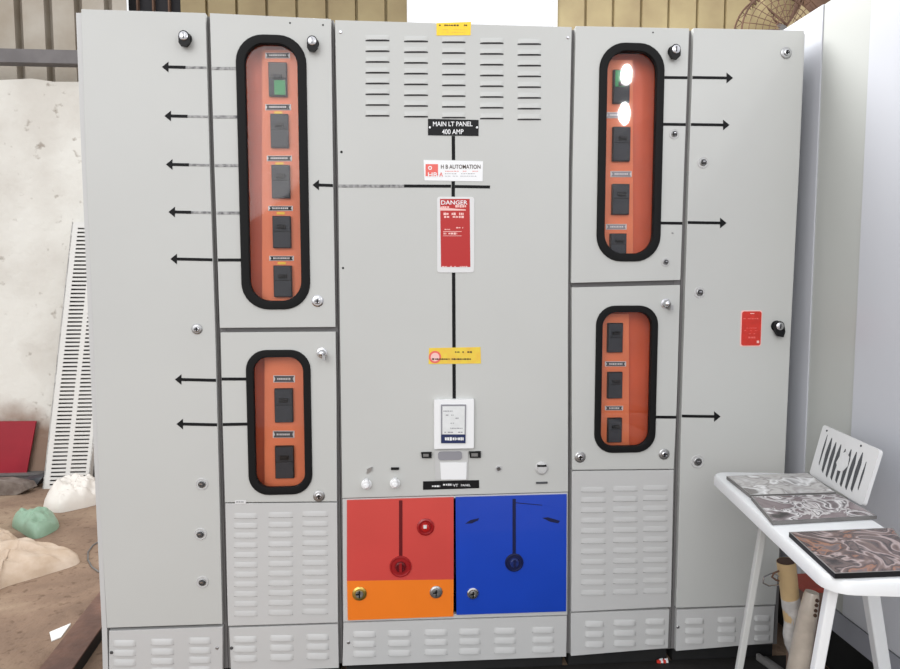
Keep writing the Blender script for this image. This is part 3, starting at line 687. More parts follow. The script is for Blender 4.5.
# ------------------------------------------------------------------ setting
mb = MB(); mb.box((-4, -4, -.06), (4, 2.45, 0), EARTH); struct(mb.build('floor'))
YW = 2.45
zt = W(40, 80, YW).z
mb = MB()
# plaster wall with a ragged top edge
n = 60; xs = [-4+8*i/n for i in range(n+1)]
top = [(x, zt+random.uniform(-.012, .012)) for x in xs]
mb.plate([(-4, -.06), (4, -.06)]+[(x, z) for x, z in reversed(top)], [], YW, YW+.2, PLASTER); struct(mb.build('wall_back'))
def sheet(name, xa, xb, z0, z1, y, rib_xs, rw, m, label, rh=.03, group=None):
    """ribbed roofing sheet: ribs stand towards the room"""
    prof = [(xa, y)]
    for rx in rib_xs:
        if xa+rw < rx < xb-rw: prof += [(rx-rw/2-.004, y), (rx-rw/2, y-rh), (rx+rw/2, y-rh), (rx+rw/2+.004, y)]
    prof.append((xb, y)); mb = MB(); N = len(prof)
    vs = [(x, q, z0) for x, q in prof]+[(x, q, z1) for x, q in prof]+[(x, q+.004, z0) for x, q in prof]+[(x, q+.004, z1) for x, q in prof]
    fs = []
    for i in range(N-1): fs += [(i, i+1, N+i+1, N+i), (2*N+i, 3*N+i, 3*N+i+1, 2*N+i+1), (i, 2*N+i, 2*N+i+1, i+1), (N+i, N+i+1, 3*N+i+1, 3*N+i)]
    fs += [(0, N, 3*N, 2*N), (N-1, 3*N-1, 4*N-1, 2*N-1)]
    mb.add(vs, fs, m); return tag(mb.build(name), label, 'roofing sheet', group)
YS = YW+.24
wx = lambda px: W(px, 20, YS).x
zs0 = zt-.06; zs1 = 4.2
sheet('ribbed_sheet', wx(-40), wx(127), zs0, zs1, YS, [wx(x) for x in (-12, 18.5, 48.5, 78.5, 108.5)], .045, SHA, 'grey-brown ribbed metal sheet above the whitewashed wall at far left', -.07)
sheet('ribbed_sheet', wx(181), wx(407), zs0, zs1, YS, [wx(x) for x in (207, 237, 267, 297, 327, 356.5, 386)], .012, SHB, 'ochre ribbed sheet left of the bright window opening', -.03)
sheet('ribbed_sheet', wx(557), wx(800), zs0, zs1, YS, [wx(x) for x in (585.5, 613, 641, 668.5, 697, 725, 753)], .012, SHC, 'beige ribbed sheet right of the bright window opening', -.03)
mb = MB(); mb.box((wx(124), YS+.09, zs0), (wx(184), YS+.12, zs1), VOID)  # dark board stands in for the black opening between the sheets
for k in range(3): mb.box((wx(134+16*k), YS+.05, zs0), (wx(135.5+16*k), YS+.09, zs1), BROWN)
tag(mb.build('dark_backdrop'), 'dark narrow shutter panel standing in for a dark opening between the grey-brown and ochre ribbed sheets', 'backdrop')
# bright window opening: frame only, daylight beyond
mb = MB(); wf = [(407.5, 411.5), (553, 556.5)]
for a_, b_ in wf: mb.box((wx(a_), YS-.03, zs0), (wx(b_), YS+.04, zs1), WHITE)
mb.box((wx(411.5), YS-.03, zs0), (wx(553), YS+.04, zs0+.04), WHITE)
struct(mb.build('window_1'))
mb = MB(); z1 = W(30, 49, YW-.06).z; z0 = W(30, 62.5, YW-.06).z  # steel girt, standing clear of the wall top and the sheets
mb.box((-4, YW-.06, z0), (wx(200), YW-.052, z1), GIRT); mb.box((-4, YW-.052, z1-.008), (wx(200), YW+.025, z1), GIRT); mb.box((-4, YW-.052, z0), (wx(200), YW+.025, z0+.008), GIRT)
struct(mb.build('girt_1'))

# ------------------------------------------------------------------ wall fan and rusty column (upper right)
YF = 2.0
fc = W(783, 33, YF); R = 43.5/F*(YF+2.2)
fan = empty('wall_fan', (fc.x, YW, fc.z-R), 'round wall fan with a rusty wire guard above the right end cabinet', 'fan')
mb = MB()
def ring(r, y, t, m, n=48): mb.tube([(fc.x+r*math.cos(a_), y, fc.z+r*math.sin(a_)) for a_ in [2*PI*i/n for i in range(n)]], t, m, n=6, closed=True)
for i, q in enumerate((1, .86, .72, .58, .44, .3)): ring(R*q, YF-.06*(1-q*q), .006 if i == 0 else .0022, BROWN)
ring(R, YF+.1, .006, BROWN)
for i in range(30):
    a_ = 2*PI*i/30; ca, sa = math.cos(a_), math.sin(a_)
    mb.tube([(fc.x+R*q*ca, YF-.06*(1-q*q), fc.z+R*q*sa) for q in (.2, .5, .8, 1)]+[(fc.x+R*ca, YF+.1, fc.z+R*sa), (fc.x+R*.3*ca, YF+.13, fc.z+R*.3*sa)], .0025, BROWN, n=5)
mb.build('guard', fan, smooth=40, label='rusty wire fan guard')
mb = MB(); mb.lathe((fc.x, YF+.16, fc.z), [(0, .07), (.12, .07), (.14, .04)], GREYST); mb.build('motor', fan, smooth=40)
for i in range(3):
    a_ = 2*PI*i/3+.5; mb = MB(); vs = []
    for q in (.15, .4, .7, .92):
        for s_, dy in ((-.45, -.02), (0, .01), (.45, .04)):
            t = a_+s_*(.5+.5*q); vs.append((fc.x+R*q*math.cos(t), YF+.02+dy, fc.z+R*q*math.sin(t)))
    vs2 = [(x, y+.004, z) for x, y, z in vs]; fs = [(i_*3+k_, i_*3+k_+1, i_*3+k_+4, i_*3+k_+3) for i_ in range(3) for k_ in range(2)]
    mb.add(vs+vs2, fs+[tuple(12+k_ for k_ in reversed(f_)) for f_ in fs], SHC); mb.build('blade', fan, smooth=60)
mb = MB(); mb.tube([(fc.x, YF+.16, fc.z), (fc.x, YF+.3, fc.z-.02), (fc.x, YS+.0, fc.z-.1)], .02, BROWN); mb.build('bracket', fan, smooth=40)
mb = MB(); xa = W(803, 10, YW-.1).x; xb = W(880, 10, YW-.1).x
mb.box((xa, YW-.12, 0), (xb, YW-.108, zs1), BROWN); mb.box((xa, YW-.012, 0), (xb, YW-.001, zs1), BROWN); mb.box(((xa+xb)/2-.006, YW-.108, 0), ((xa+xb)/2+.006, YW-.012, zs1), BROWN)
tag(mb.build('steel_column'), 'dark rusty steel column behind the fan at upper right', 'steel column')
mb = MB(); p0 = W(752, 1, 2.2); p1_ = W(786, 30, 2.2); d = (p1_-p0)
for off in (0, .035): mb.tube([p0-d*1.2+Vector((0, 0, off)), p1_+d*1.6+Vector((0, 0, off))], .008, BROWN, n=6)
p2_ = W(786, 32, 2.2); mb.tube([p2_, p2_+Vector((.06, .0, .16)), p2_+Vector((.2, 0, .5))], .012, BROWN, n=6)
for k_ in range(8):
    q = p0-d*1.0+d*.32*k_; mb.tube([q, q+Vector((.01, 0, .035))], .005, BROWN, n=5)
tag(mb.build('steel_brace', smooth=40), 'thin rusty diagonal bars crossing behind the wire fan guard', 'steel brace')

# ------------------------------------------------------------------ white enclosure at the right, side facing the room
XW = 1.37
ztop = XP(830, 0, XW).z; zbot = XP(850, 645, XW).z; zdoor = XP(887, 648, XW).z
enc = empty('white_enclosure', (XW+.3, -.6, 0), 'tall white metal enclosure standing at right beyond the small table', 'enclosure')
YE = 1.0
ya = XP(811, 300, XW).y; yb_ = XP(857, 300, XW).y
mb = MB(); mb.box((XW+.012, -2.1, zbot), (XW+.6, YE, ztop), ENCB); mb.build('body', enc)
mb = MB(); mb.box((XW+.10, -2.05, 0), (XW+.55, YE-.05, zbot), DARKST); mb.build('base_frame', enc, label='black base frame')
mb = MB()
def vface(y0, y1, x0, x1, z0, z1, m):   # slightly folded skin panel between two depths
    mb.hexa([(x0, y0, z0), (x1, y1, z0), (XW+.012, y1, z0), (XW+.012, y0, z0)], [(x0, y0, z1), (x1, y1, z1), (XW+.012, y1, z1), (XW+.012, y0, z1)], m)
vface(-2.1, yb_, XW, XW, zdoor, ztop, ENC); mb.build('door', enc, bevel=.002)
mb = MB(); vface(yb_+.001, ya, XW+.004, XW+.004, zdoor, ztop, ENCREFL); mb.build('reflection_band', enc)  # darker strip painted for the grey cabinets' reflection in the enclosure
mb = MB(); vface(ya+.001, YE, XW+.0, XW+.003, zdoor, ztop, ENC); mb.build('corner_panel', enc)
mb = MB(); mb.box((XW+.003, -2.1, zbot-.001), (XW+.012, YE, zdoor-.006), ENCB); mb.build('plinth', enc, label='grey plinth strip')

# ------------------------------------------------------------------ table and what stands on it
ZT = .735
def T(px, py, z=ZT): return G(px, py, z)
e = (T(719, 483)-T(821, 578)).normalized()            # along the long side, away from camera
s_ = Vector((e.y, -e.x, 0))                            # to the right
nl = T(829, 580)
far = (T(716, 471)-nl).dot(e); wid = (T(900, 536)-nl).dot(s_)
table = empty('folding_table', nl+e*far/2+s_*wid/2-Vector((0, 0, ZT)), 'small white plastic table with rounded corners beside the right end cabinet', 'table')
def loc(u, v, z): return nl+e*u+s_*v+Vector((0, 0, z-ZT))
mb = MB(); o_ = rrect(0, wid, 0, far, .05, 6)
prof = [(0.018, ZT-.038), (.0, ZT-.030), (0, ZT-.008), (.004, ZT-.002), (.012, ZT)]
loops = []
for ins, z in prof:
    loops.append([loc(q, p, z) for p, q in rrect(ins, wid-ins, ins, far-ins, .05-ins*.5, 6)])
n = len(loops[0]); mb.add([p for l in loops for p in l], [(i*n+j, i*n+(j+1) % n, (i+1)*n+(j+1) % n, (i+1)*n+j) for i in range(len(loops)-1) for j in range(n)]+[tuple(range((len(loops)-1)*n, len(loops)*n)), tuple(reversed(range(n)))], TABLE)
mb.build('tabletop', table, smooth=40)
def leg(pt, pb, w0=.032, w1=.024):
    mb = MB(); d = (pb-pt).normalized(); a1 = s_; a2 = e; q = []
    for p, w in ((pt, w0), (pb, w1)): q.append([p+a1*w/2*i+a2*w/2*j for i, j in ((-1,-1),(1,-1),(1,1),(-1,1))])
    mb.hexa(q[1], q[0], TABLE); return mb.build('leg', table, bevel=.004)
zl = ZT-.038
ZM = .0062
def pxleg(u, v, a, b, w0, w1, m=TABLE):
    ref = loc(u, v, zl); f_ = lambda px, py: (lambda r_: CP+r_*((ref-CP).dot(e)/r_.dot(e)))(ray(px, py))
    q0 = f_(*a); q1 = f_(*b); dd = q1-q0
    pt = q0+dd*((zl+.004-q0.z)/dd.z); pb = q0+dd*((ZM-q0.z)/dd.z)
    mb = MB(); q = []
    for p, w in ((pt, w0), (pb, w1)): q.append([p+s_*w/2*i+e*w/2*j for i, j in ((-1,-1),(1,-1),(1,1),(-1,1))])
    mb.hexa(q[1], q[0], m); mb.build('leg', table, bevel=.003, label=None if m is TABLE else 'slim grey leg')
pxleg(.05, .05, (831, 592), (817, 669), .021, .019)
pxleg(far*.55, wid-.04, (870, 589), (882.5, 669), .034, .030)
pxleg(far*.55, .04, (761, 540), (747, 622), .018, .016, PANEL)
mb = MB(); a_ = loc(.07, wid-.045, zl+.004); b_ = loc(.02, wid+.10, ZM)
mb.hexa([b_+s_*.012*i+e*.012*j for i, j in ((-1,-1),(1,-1),(1,1),(-1,1))], [a_+s_*.015*i+e*.015*j for i, j in ((-1,-1),(1,-1),(1,1),(-1,1))], TABLE); mb.build('leg', table, bevel=.003)
# flat printed panels lying on the table
def slab(name, px, m, th, edge, label, cat, group=None, rim=None):
    mb = MB(); P = [T(x, y, ZT+th) for x, y in px]; B = [Vector((p.x, p.y, ZT+.001)) for p in P]
    mb.hexa(B, [p-Vector((0,0,.0005)) for p in P], edge)
    c = sum(P, Vector())/4; I = [p+(c-p)*.03 for p in P]
    mb.add(P+I, [(i, (i+1) % 4, 4+(i+1) % 4, 4+i) for i in range(4)], rim or edge)
    mb.add(I, [(0, 1, 2, 3)], m)
    return tag(mb.build(name), label, cat, group)
slab('printed_panel', [(750.5, 495), (836, 492.3), (808, 472.6), (726.5, 476)], SW1, .010, GREYST, 'silvery grey printed panel at the far end of the white table', 'picture panel', 'flat printed panels on the table', ZINC)
slab('printed_panel', [(772.5, 521.5), (877, 515.5), (838, 493.8), (751, 496.2)], SW2, .010, GREYST, 'grey and black printed panel in the middle of the white table', 'picture panel', 'flat printed panels on the table', ZINC)
slab('printed_panel', [(835, 573.5), (925, 570), (893, 527.5), (789, 532)], SW3, .012, BLACK, 'brown and orange swirled panel at the near end of the white table', 'picture panel', 'flat printed panels on the table', GREYST)
# leaning white plate with dark slots
bl = T(809, 474.5, ZT+.001); br = T(862.5, 506, ZT+.001)
bd = (br-bl).normalized(); rt = Vector((-bd.y, bd.x, 0));
if rt.x < 0: rt = -rt
up = (Vector((0, 0, 1))*math.cos(math.radians(17))+rt*math.sin(math.radians(17))).normalized()
nn = bd.cross(up).normalized()
if nn.x > 0: nn = -nn        # towards camera side (left)
tl_ = RP(823.3, 424.5, bl, nn); tr_ = RP(880, 450, bl, nn)
lp = empty('slotted_plate', (bl+br)/2, 'white plate with dark vertical slots leaning upright on the table', 'plate')
def bil(u, v): return (bl*(1-u)+br*u)*(1-v)+(tl_*(1-u)+tr_*u)*v
mb = MB(); th_ = -nn*.010
def crn(u, v, du_, dv): return [bil(u+du_*(1-math.cos(a_)), v+dv*(1-math.sin(a_))) for a_ in (0,)]
fp = []
for (u, v, su, sv) in ((0, 0, 1, 1), (1, 0, -1, 1), (1, 1, -1, -1), (0, 1, 1, -1)):
    ar = [(u+su*.035*(1-math.sin(t)), v+sv*.07*(1-math.cos(t))) for t in [PI/2*i/4 for i in range(5)]]
    if (su, sv) in ((1, 1), (-1, -1)): ar = ar[::-1]
    fp += [bil(*q) for q in ar]
N = len(fp); 
mb.add(fp+[p+th_ for p in fp], [tuple(range(N)), tuple(reversed(range(N, 2*N)))]+[(i, N+i, N+(i+1) % N, (i+1) % N) for i in range(N)], PLATEW)
mb.build('plate_body', lp)
mb = MB(); RR = random.Random(4)
tops = [.86, .84, .80, .80, .76, .80, .80, .84, .72]; bots = [.25, .16, .12, .12, .12, .1, .10, .12, .2]
for i in range(9):
    u = .13+.092*i; w = .026 if i in (0, 8) else .060
    t1, t0 = tops[i], bots[i]; pts = [(u-w*.05, t1), (u+w*.12, t1-.01), (u+w*.5, t1-.2), (u+w*.45, (t1+t0)/2-.05), (u+w*.3, t0), (u-w*.25, t0+.04), (u-w*.5, (t1+t0)/2), (u-w*.4, t1-.18)]
    P = [bil(*q)+nn*.0008 for q in pts]; mb.add(P, [tuple(range(8))], SLOT)
    mb.add([p-nn*.0006 for p in P], [tuple(range(8))], SLOT)
mb.build('slot_pattern', lp, label='dark vertical slots')
mb = MB(); q_ = [(.45, .62), (.52, .72), (.60, .66), (.62, .50), (.56, .36), (.48, .34), (.42, .46)]
P = [bil(*k_)+nn*.0016 for k_ in q_]; mb.add(P, [tuple(range(7))], PLATEW); mb.add([p-nn*.0006 for p in P], [tuple(range(7))], PLATEW)
mb.build('emblem', lp)
for uv in ((.1, .92), (.72, .93)):
    mb = MB(); c = bil(*uv); mb.lathe(c, [(0, .003), (.0015, .003)], BLACK, n=10, ax=nn); mb.build('screw_hole', lp)

# ------------------------------------------------------------------ things under the table
def at(px, py, y): return W(px, py, y)
yr = -.34
a = at(786, 561, yr); b = at(800, 690, yr); dd = b-a; b = a+dd*((a.z-.0)/(a.z-b.z)); b.z = .012
mid = a+(b-a)*.22
t_ = empty('cardboard_tube', (b.x, b.y, 0), 'tan cardboard tube wrapped in clear film, standing under the white table', 'tube')
mb = MB(); mb.cyl(a, a+(b-a)*.5, .0262, TAN, n=28, cap=False, r2=.023); mb.cyl(a, a+(b-a)*.02, .0245, TANEND, n=28, r2=.0245); mb.build('tube_wall', t_, smooth=40)
mb = MB(); pts = []; rs = []
for i in range(15):
    q = i/14; pts.append(mid+(b-mid)*q+Vector((.004*math.sin(q*17), 0, 0))); rs.append(.0255+.003*math.sin(q*23)+.003*q)
mb.tube(pts, rs, PLAST, n=20); mb.build('film_wrap', t_, smooth=50, label='crumpled clear film wrap')
mb = MB(); ys = -.40
a = at(812, 592, ys); b = at(798, 669, ys); dd = b-a; b = a+dd*(a.z/(a.z-b.z)); b.z = .01
t2 = empty('film_roll', (b.x, b.y, 0), 'whitish film roll with dark spots leaning between tube and table leg', 'roll')
mb.tube([a+(b-a)*q for q in (0, .03, .15, .4, .7, 1)], [.018, .021, .025, .028, .03, .03], mat('greyish_film', srgb(190, 178, 164), .3, noise_amt=.25, scale=16, coat=.4), n=20); mb.build('roll_body', t2, smooth=50)
mb = MB()
for q in (.035, .065, .10, .13):
    c = a+(b-a)*q+Vector((.004, -.019-.03*q, 0)); mb.lathe(c, [(-.004, .006), (.004, .005)], TANEND, n=8)
mb.build('spots', t2)
mb = MB(); yq = -.30
p = [at(808, 593, yq), at(829, 593, yq), at(832, 669, yq), at(806, 669, yq)]
x0, x1 = p[0].x, p[1].x; mb.box((x0, yq, 0), (x1, yq+.10, p[0].z), BROWNC)
tb = empty('cardboard_carton', ((x0+x1)/2, yq+.05, 0), 'brown upright carton with red top behind the leg under table', 'carton'); mb.build('carton_body', tb, bevel=.003)
mb = MB(); z_ = p[0].z; mb.box((x0-.012, yq-.004, z_), (x1, yq+.104, z_+.014), REDB); mb.build('carton_lid', tb, bevel=.003, label='dull red lid')
mb = MB(); mb.tube([at(*q, -.345) for q in ((779, 576), (772, 573), (764, 577), (763, 583), (769, 586), (779, 585))], .0022, CHROME, n=6)
mb.tube([at(*q, -.35) for q in ((779, 571), (774, 573), (772, 577), (776, 580), (779, 581))], .003, BROWN, n=6)
tag(mb.build('wire_hook', smooth=40), 'thin bent shiny wire loop sticking out left of the tan tube', 'wire')
mb = MB(); q0 = G(756, 658, .013); q1 = G(800, 690, .013); dv = (q1-q0).normalized(); pv = Vector((-dv.y, dv.x, 0))
for o1, h in ((0, .022), (.03, .006)): mb.hexa([q0+pv*o1+Vector((0,0,-.006)), q1+pv*o1+Vector((0,0,-.006)), q1+pv*(o1+.012)+Vector((0,0,-.006)), q0+pv*(o1+.012)+Vector((0,0,-.006))], [q0+pv*o1+Vector((0,0,h-.006)), q1+pv*o1+Vector((0,0,h-.006)), q1+pv*(o1+.012)+Vector((0,0,h-.006)), q0+pv*(o1+.012)+Vector((0,0,h-.006))], GREYST)
mb.hexa([q0+Vector((0,0,-.006)), q1+Vector((0,0,-.006)), q1+pv*.042+Vector((0,0,-.006)), q0+pv*.042+Vector((0,0,-.006))], [q0+Vector((0,0,-.003)), q1+Vector((0,0,-.003)), q1+pv*.042+Vector((0,0,-.003)), q0+pv*.042+Vector((0,0,-.003))], GREYST)
tag(mb.build('metal_rail'), 'grey metal rail lying on the black mat below the right end cabinet', 'rail')
mb = MB(); xr = XW+.09
p = [(W(108, 668).x+.6, -1.3), (xr, -1.3), (xr, .028), (W(108, 668).x+.0, .028)]
xm = PX('d2r')-.01
mb.box((xm, -1.3, 0), (xr, .028, .006), MAT); tag(mb.build('rubber_mat'), 'black rubber mat on the floor before the central and right cabinets', 'mat')
mb = MB(); c = G(661, 663, .007)
for k_ in range(4):
    q = c+Vector((-.014+.009*k_, .002*(k_ % 2), 0)); mb.hexa([q+Vector((0,0,0)), q+Vector((.012,-.004,0)), q+Vector((.014,.008,0)), q+Vector((.001,.010,0))], [q+Vector((0,0,.010+.004*(k_%2))), q+Vector((.012,-.004,.008)), q+Vector((.014,.008,.012)), q+Vector((.001,.010,.006))], REDT if k_ % 2 == 0 else WHITE)
tag(mb.build('wrapper_scrap'), 'tiny red and white wrapper scrap on the mat at the bottom', 'scrap')

# ------------------------------------------------------------------ left side: floor clutter
# perforated tray leaning on the wall
yb0 = G(42, 488, 0); B0 = G(42.5, 489, .0); B1 = G(84, 491, .0)
B1 = B0+Vector((B1.x-B0.x, 0, 0))
T0 = W(72, 222, YW-.06); hgt = T0.z
wd = B1.x-B0.x
def tr(u, v, off=0):   # u across 0..1, v up 0..1 ; leans back to the wall and sideways
    b_ = B0+Vector((wd*u, 0, 0)); t2_ = T0+Vector((wd*u, 0, 0)); p_ = b_+(t2_-b_)*v
    return p_+Vector((0, -off, 0))
tray = empty('perforated_tray', B0+Vector((wd/2, 0, 0)), 'long white perforated cable tray leaning against the whitewashed wall at left', 'cable tray')
mb = MB(); NS = 64; quads = []
us = [0, .14, .46, .56, .90, 1]
vs_e = []
for i in range(NS):
    v0 = .012+i*(.976/NS); vs_e += [v0, v0+.976/NS*.42]
vs_e.append(1-.012+.0)
vs_all = [0]+vs_e+[1]
g = [[tr(u, v) for u in us] for v in vs_all]
vv = [p for r_ in g for p in r_]; nb = len(vv); vv2 = [p+Vector((0, .006, 0)) for p in vv]; fs = []
U = len(us)
def isslot(i, k): return i >= 1 and i < len(vs_all)-2 and i % 2 == 1 and k in (1, 3)
for i in range(len(vs_all)-1):
    for k in range(U-1):
        q = (i*U+k, i*U+k+1, (i+1)*U+k+1, (i+1)*U+k)
        if not isslot(i, k): fs.append(q); fs.append(tuple(nb+j for j in reversed(q)))
        else:
            for a_, b_ in ((0, 1), (1, 2), (2, 3), (3, 0)): fs.append((q[a_], q[b_], nb+q[b_], nb+q[a_]))
mb.add(vv+vv2, fs, TRAYW)
mb.build('tray_bed', tray, smooth='keep')
mb = MB()
for u in (0, 1):
    A = [tr(u, 0), tr(u, 1)]; w_ = .008*(1 if u == 0 else -1)
    mb.hexa([A[0], A[0]+Vector((w_, 0, 0)), A[0]+Vector((w_, .045, 0)), A[0]+Vector((0, .045, 0))], [A[1], A[1]+Vector((w_, 0, 0)), A[1]+Vector((w_, .045, 0)), A[1]+Vector((0, .045, 0))], TRAYW)
mb.build('side_flange', tray)
mb = MB(); A0 = tr(.03, .0, -.05); A1 = tr(.03, .98, -.05)
ww = wd*1.08  # narrow strip widened behind the tray so its slots look dark
mb.hexa([A0, A0+Vector((ww, 0, 0)), A0+Vector((ww, .012, 0)), A0+Vector((0, .012, 0))], [A1, A1+Vector((wd*.9, 0, 0)), A1+Vector((wd*.9, .012, 0)), A1+Vector((0, .012, 0))], GREYST)
tag(mb.build('steel_sheet'), 'dark grey steel sheet behind the white perforated tray, widened to darken its slots', 'sheet')
# red sheet on a beam
beam = MB(); yb1 = G(20, 484, 0).y
z_b = W(20, 474, yb1+.04).z
xa = W(-60, 480, yb1).x; xb = W(43, 480, yb1).x
beam.box((xa, yb1, 0), (xb, yb1+.10, z_b), GREYST); beam.box((xa, yb1-.012, z_b), (xb, yb1+.112, z_b+.012), GREYST)
tag(beam.build('steel_beam', bevel=.002), 'grey steel beam on the floor along the wall, under the red sheet', 'steel beam')
mb = MB(); zz = z_b+.012; yy0 = yb1+.03
P = [W(-60, 471, yy0), W(26.5, 470, yy0), W(36, 421.5, YW-.03), W(-60, 422.5, YW-.03)]
P[0].z = P[1].z = zz
mb.hexa([p for p in P], [p+Vector((0, .012, .002)) for p in P], REDSH)
tag(mb.build('red_sheet'), 'dark red metal sheet leaning on the wall at the left edge', 'sheet')
mb = MB(); p = [W(36, 455, YW-.1), W(42, 468, YW-.1)]
mb.tube([W(28, 466, YW-.05), W(42, 468, YW-.05), W(46, 466, YW-.05)], .012, GREYST, n=6)
c = G(14, 493, 0)
mb = MB()
pts = [(-.35, .0), (-.30, .09), (-.05, .1), (.08, .07), (.10, .03), (.04, .0)]
h = .075
vs = [(c.x+x, c.y-.05, z) for x, z in pts]+[(c.x+x+.02, c.y+.05, z*.9) for x, z in pts]
mb.add(vs, [tuple(range(6)), tuple(reversed(range(6, 12)))]+[(i, 6+i, 6+(i+1) % 6, (i+1) % 6) for i in range(6)], WOODG)
tag(mb.build('timber_block', bevel=.004), 'weathered broken timber block on the floor in front of the grey beam', 'timber')
mb = MB(); c2_ = G(33, 487, 0)
vs = [(c2_.x-.09, c2_.y-.03, 0), (c2_.x+.02, c2_.y-.03, 0), (c2_.x+.07, c2_.y-.01, .07), (c2_.x-.05, c2_.y-.02, .05)]
mb.hexa([Vector(v) for v in vs], [Vector(v)+Vector((.01, .06, .01)) for v in vs], SLOT)
tag(mb.build('slate_offcut'), 'small dark offcut lying between timber block and white tray', 'offcut')

def lump(name, outline, H, m, seed, fold, label, cat, bias=(0, 0), freq=7., n_t=22, peak=1.0, stretch=(1, 1)):
    """crumpled cloth or plastic: footprint outline on the floor (pixels), height H"""
    P = [G(x, y, 0) for x, y in outline]; n = len(P); O = []
    for i in range(n):                     # Catmull-Rom
        p0, p1, p2, p3 = P[i-1], P[i], P[(i+1) % n], P[(i+2) % n]
        for k in range(10):
            t = k/10; O.append(.5*((2*p1)+(p2-p0)*t+(2*p0-5*p1+4*p2-p3)*t*t+(3*p1-p0-3*p2+p3)*t**3))
    c = sum(P, Vector())/n+Vector((bias[0], bias[1], 0)); N = len(O); vs = [None]; off = Vector((seed*3.1, seed*1.7, seed))
    vs = []
    def hgt_(p, t):
        base = (1-t**peak)**.6 if t < 1 else 0
        q = Vector((p.x*freq*stretch[0], p.y*freq*stretch[1], 0))+off
        a1 = noise.noise(q); a2 = noise.noise(q*2.1+off); a3 = noise.noise(q*4.3-off)
        cre = math.exp(-(a1/.07)**2)*.6+math.exp(-(a2/.08)**2)*.4+math.exp(-(a3/.1)**2)*.15
        return max(.003, H*base*(1+fold*(.9*a1+.6*a2+.3*a3-.32*cre)))
    for j in range(1, n_t+1):
        t = j/n_t
        for p in O:
            q = c+(p-c)*t; w = noise.noise_vector(Vector((q.x*freq, q.y*freq, seed)))*.012*(1 if t < 1 else .5)
            vs.append(Vector((q.x+w.x, q.y+w.y, hgt_(q, t) if j < n_t else .001)))
    ctr = len(vs); vs.append(Vector((c.x, c.y, hgt_(c, 0))))
    fs = [(ctr, i, (i+1) % N) for i in range(N)]
    for j in range(n_t-1):
        for i in range(N): fs.append((j*N+i, (j+1)*N+i, (j+1)*N+(i+1) % N, j*N+(i+1) % N))
    fs.append(tuple(reversed([(n_t-1)*N+i for i in range(N)])))
    mb = MB(); mb.add(vs, fs, m); o = mb.build(name, smooth=38); return tag(o, label, cat)
lump('burlap_sack', [(-60, 560), (-20, 600), (2, 589), (30, 580), (56, 572), (75, 566), (79, 561), (66, 557), (40, 552), (15, 545), (0, 535), (-40, 530)], .085, SACK, 3, .42, 'large beige cloth sack spread on the dusty floor at left', 'sack', peak=4, freq=6, stretch=(.6, 1.6))
lump('plastic_bag', [(12, 525), (20, 532), (34, 539), (50, 534), (59, 527), (54, 520), (38, 518), (18, 519)], .085, BAGG, 8, .38, 'crumpled pale green plastic bag between the sack and white bag', 'bag', peak=3.5, freq=9)
lump('plastic_bag', [(43, 508), (58, 513), (80, 509), (99, 504), (108, 498), (92, 495), (70, 494), (52, 498)], .135, BAGW, 12, .42, 'crumpled white plastic bag heaped at the foot of the tray', 'bag', bias=(.02, 0), peak=3.2, freq=9)
# paper scrap
mb = MB(); P = [G(x, y, .004) for x, y in ((49.5, 632), (71, 624.5), (61, 637), (51.5, 641))]
mb.hexa([p-Vector((0,0,.003)) for p in P], [P[0], P[1]+Vector((0,0,.006)), P[2], P[3]], PAPER); tag(mb.build('paper_scrap'), 'white paper scrap on the floor by the rusty channel', 'paper')
# rusty channel
mb = MB()
A = [G(39, 669, .05), G(72, 669, .05)]; Bq = [G(101, 590, .05), G(102, 629, .05)]
d1_ = (G(101, 590, .05)-G(39, 669, .05)); d1_.z = 0; d1_.normalize()
o0 = G(39, 669, .05)-d1_*.5; L_ = 1.45
side = Vector((d1_.y, -d1_.x, 0)); w_ = (G(72, 669, .05)-G(39, 669, .05)).dot(side)
def box_dir(o, w, z0, z1, m, L=L_): mb.hexa([o+Vector((0,0,z0-o.z)), o+side*w+Vector((0,0,z0-o.z)), o+side*w+d1_*L+Vector((0,0,z0-o.z)), o+d1_*L+Vector((0,0,z0-o.z))], [o+Vector((0,0,z1-o.z)), o+side*w+Vector((0,0,z1-o.z)), o+side*w+d1_*L+Vector((0,0,z1-o.z)), o+d1_*L+Vector((0,0,z1-o.z))], m)
box_dir(o0, w_, .044, .05, RUST); box_dir(o0, .006, 0, .044, RUST)
box_dir(o0+side*(w_-.006), .006, 0, .044, DARKST)  # side face painted black to stand in for its shade
chan = tag(mb.build('steel_channel'), 'rusty brown steel channel on the floor beside the left end cabinet', 'steel channel')
# bent wire
mb = MB(); mb.tube([G(x, y, .004) for x, y in ((100, 541), (93, 545), (88, 552), (88, 560), (92, 567), (99, 572))], .0035, GREYST, n=6)
tag(mb.build('bent_wire', smooth=40), 'thin bent wire on the floor close to the left end cabinet', 'wire')

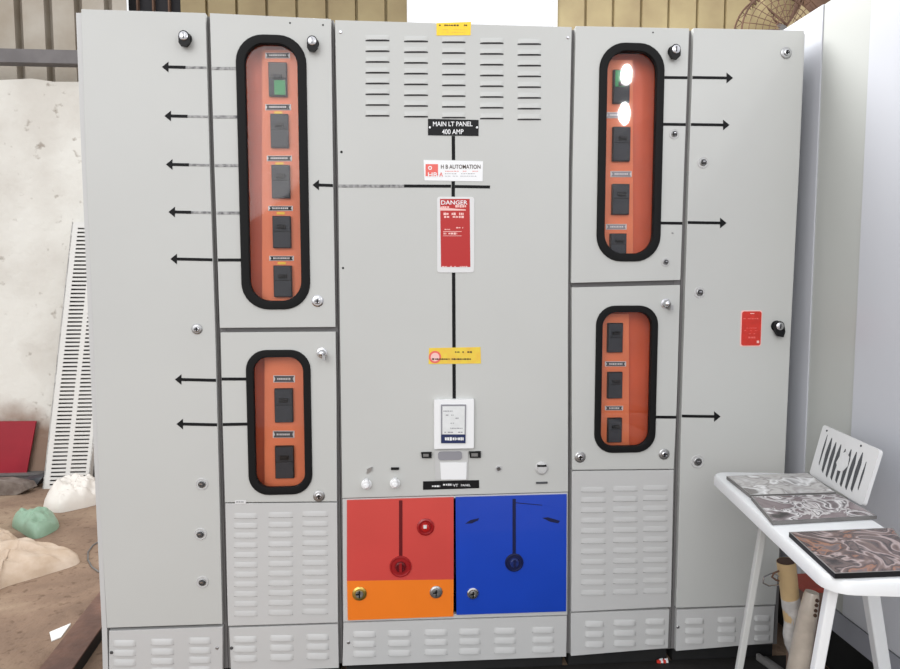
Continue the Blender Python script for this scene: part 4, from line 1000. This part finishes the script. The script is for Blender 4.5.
# ------------------------------------------------------------------ daylight
w = bpy.data.worlds.new('world'); S.world = w; w.use_nodes = True; nt = w.node_tree
bg = nt.nodes['Background']; tc = nt.nodes.new('ShaderNodeTexCoord'); sp = nt.nodes.new('ShaderNodeSeparateXYZ'); rp = nt.nodes.new('ShaderNodeValToRGB')
nt.links.new(tc.outputs['Generated'], sp.inputs[0])
mr = nt.nodes.new('ShaderNodeMapRange'); mr.inputs[1].default_value = -1; mr.inputs[2].default_value = 1; nt.links.new(sp.outputs[2], mr.inputs[0]); nt.links.new(mr.outputs[0], rp.inputs[0])
e_ = rp.color_ramp.elements; e_[0].position = .0; e_[0].color = (.62, .60, .59, 1); e_[1].position = 1; e_[1].color = (1.15, 1.17, 1.22, 1)
x = e_.new(.47); x.color = (.78, .77, .77, 1); x = e_.new(.56); x.color = (1.05, 1.06, 1.08, 1)
nt.links.new(rp.outputs[0], bg.inputs[0]); bg.inputs[1].default_value = .93
def area(name, loc_, tgt, sx, sy, power, col=(1, 1, 1)):
    l = bpy.data.lights.new(name, 'AREA'); l.shape = 'RECTANGLE'; l.size = sx; l.size_y = sy; l.energy = power; l.color = col
    o = bpy.data.objects.new(name, l); COL.objects.link(o); o.location = loc_; o.rotation_euler = (Vector(tgt)-Vector(loc_)).to_track_quat('-Z', 'Y').to_euler(); return o
area('roof_light', (.2, .9, 3.6), (1.37, .2, 2.0), .8, 1.6, 95)
sun = bpy.data.lights.new('sun', 'SUN'); sun.energy = .95; sun.angle = math.radians(40); so = bpy.data.objects.new('sun', sun); COL.objects.link(so)
so.rotation_euler = Vector((.42, 1.0, -.42)).to_track_quat('-Z', 'Y').to_euler()
# small unseen lamps added to make the white glints in the right window
hp = W(627, 74); dr = (hp-CP).normalized(); dr.y = -dr.y
area('glint_light', hp+dr*3.6, hp, .085, .15, 6).data.shape = 'ELLIPSE'
hp = W(625, 113); dr = (hp-CP).normalized(); dr.y = -dr.y
area('glint_light', hp+dr*3.6, hp, .09, .17, 4).data.shape = 'ELLIPSE'

S.view_settings.view_transform = 'Standard'; S.view_settings.look = 'None'; S.view_settings.gamma = 1; S.view_settings.use_curve_mapping = False
S.view_settings.exposure = 0.2
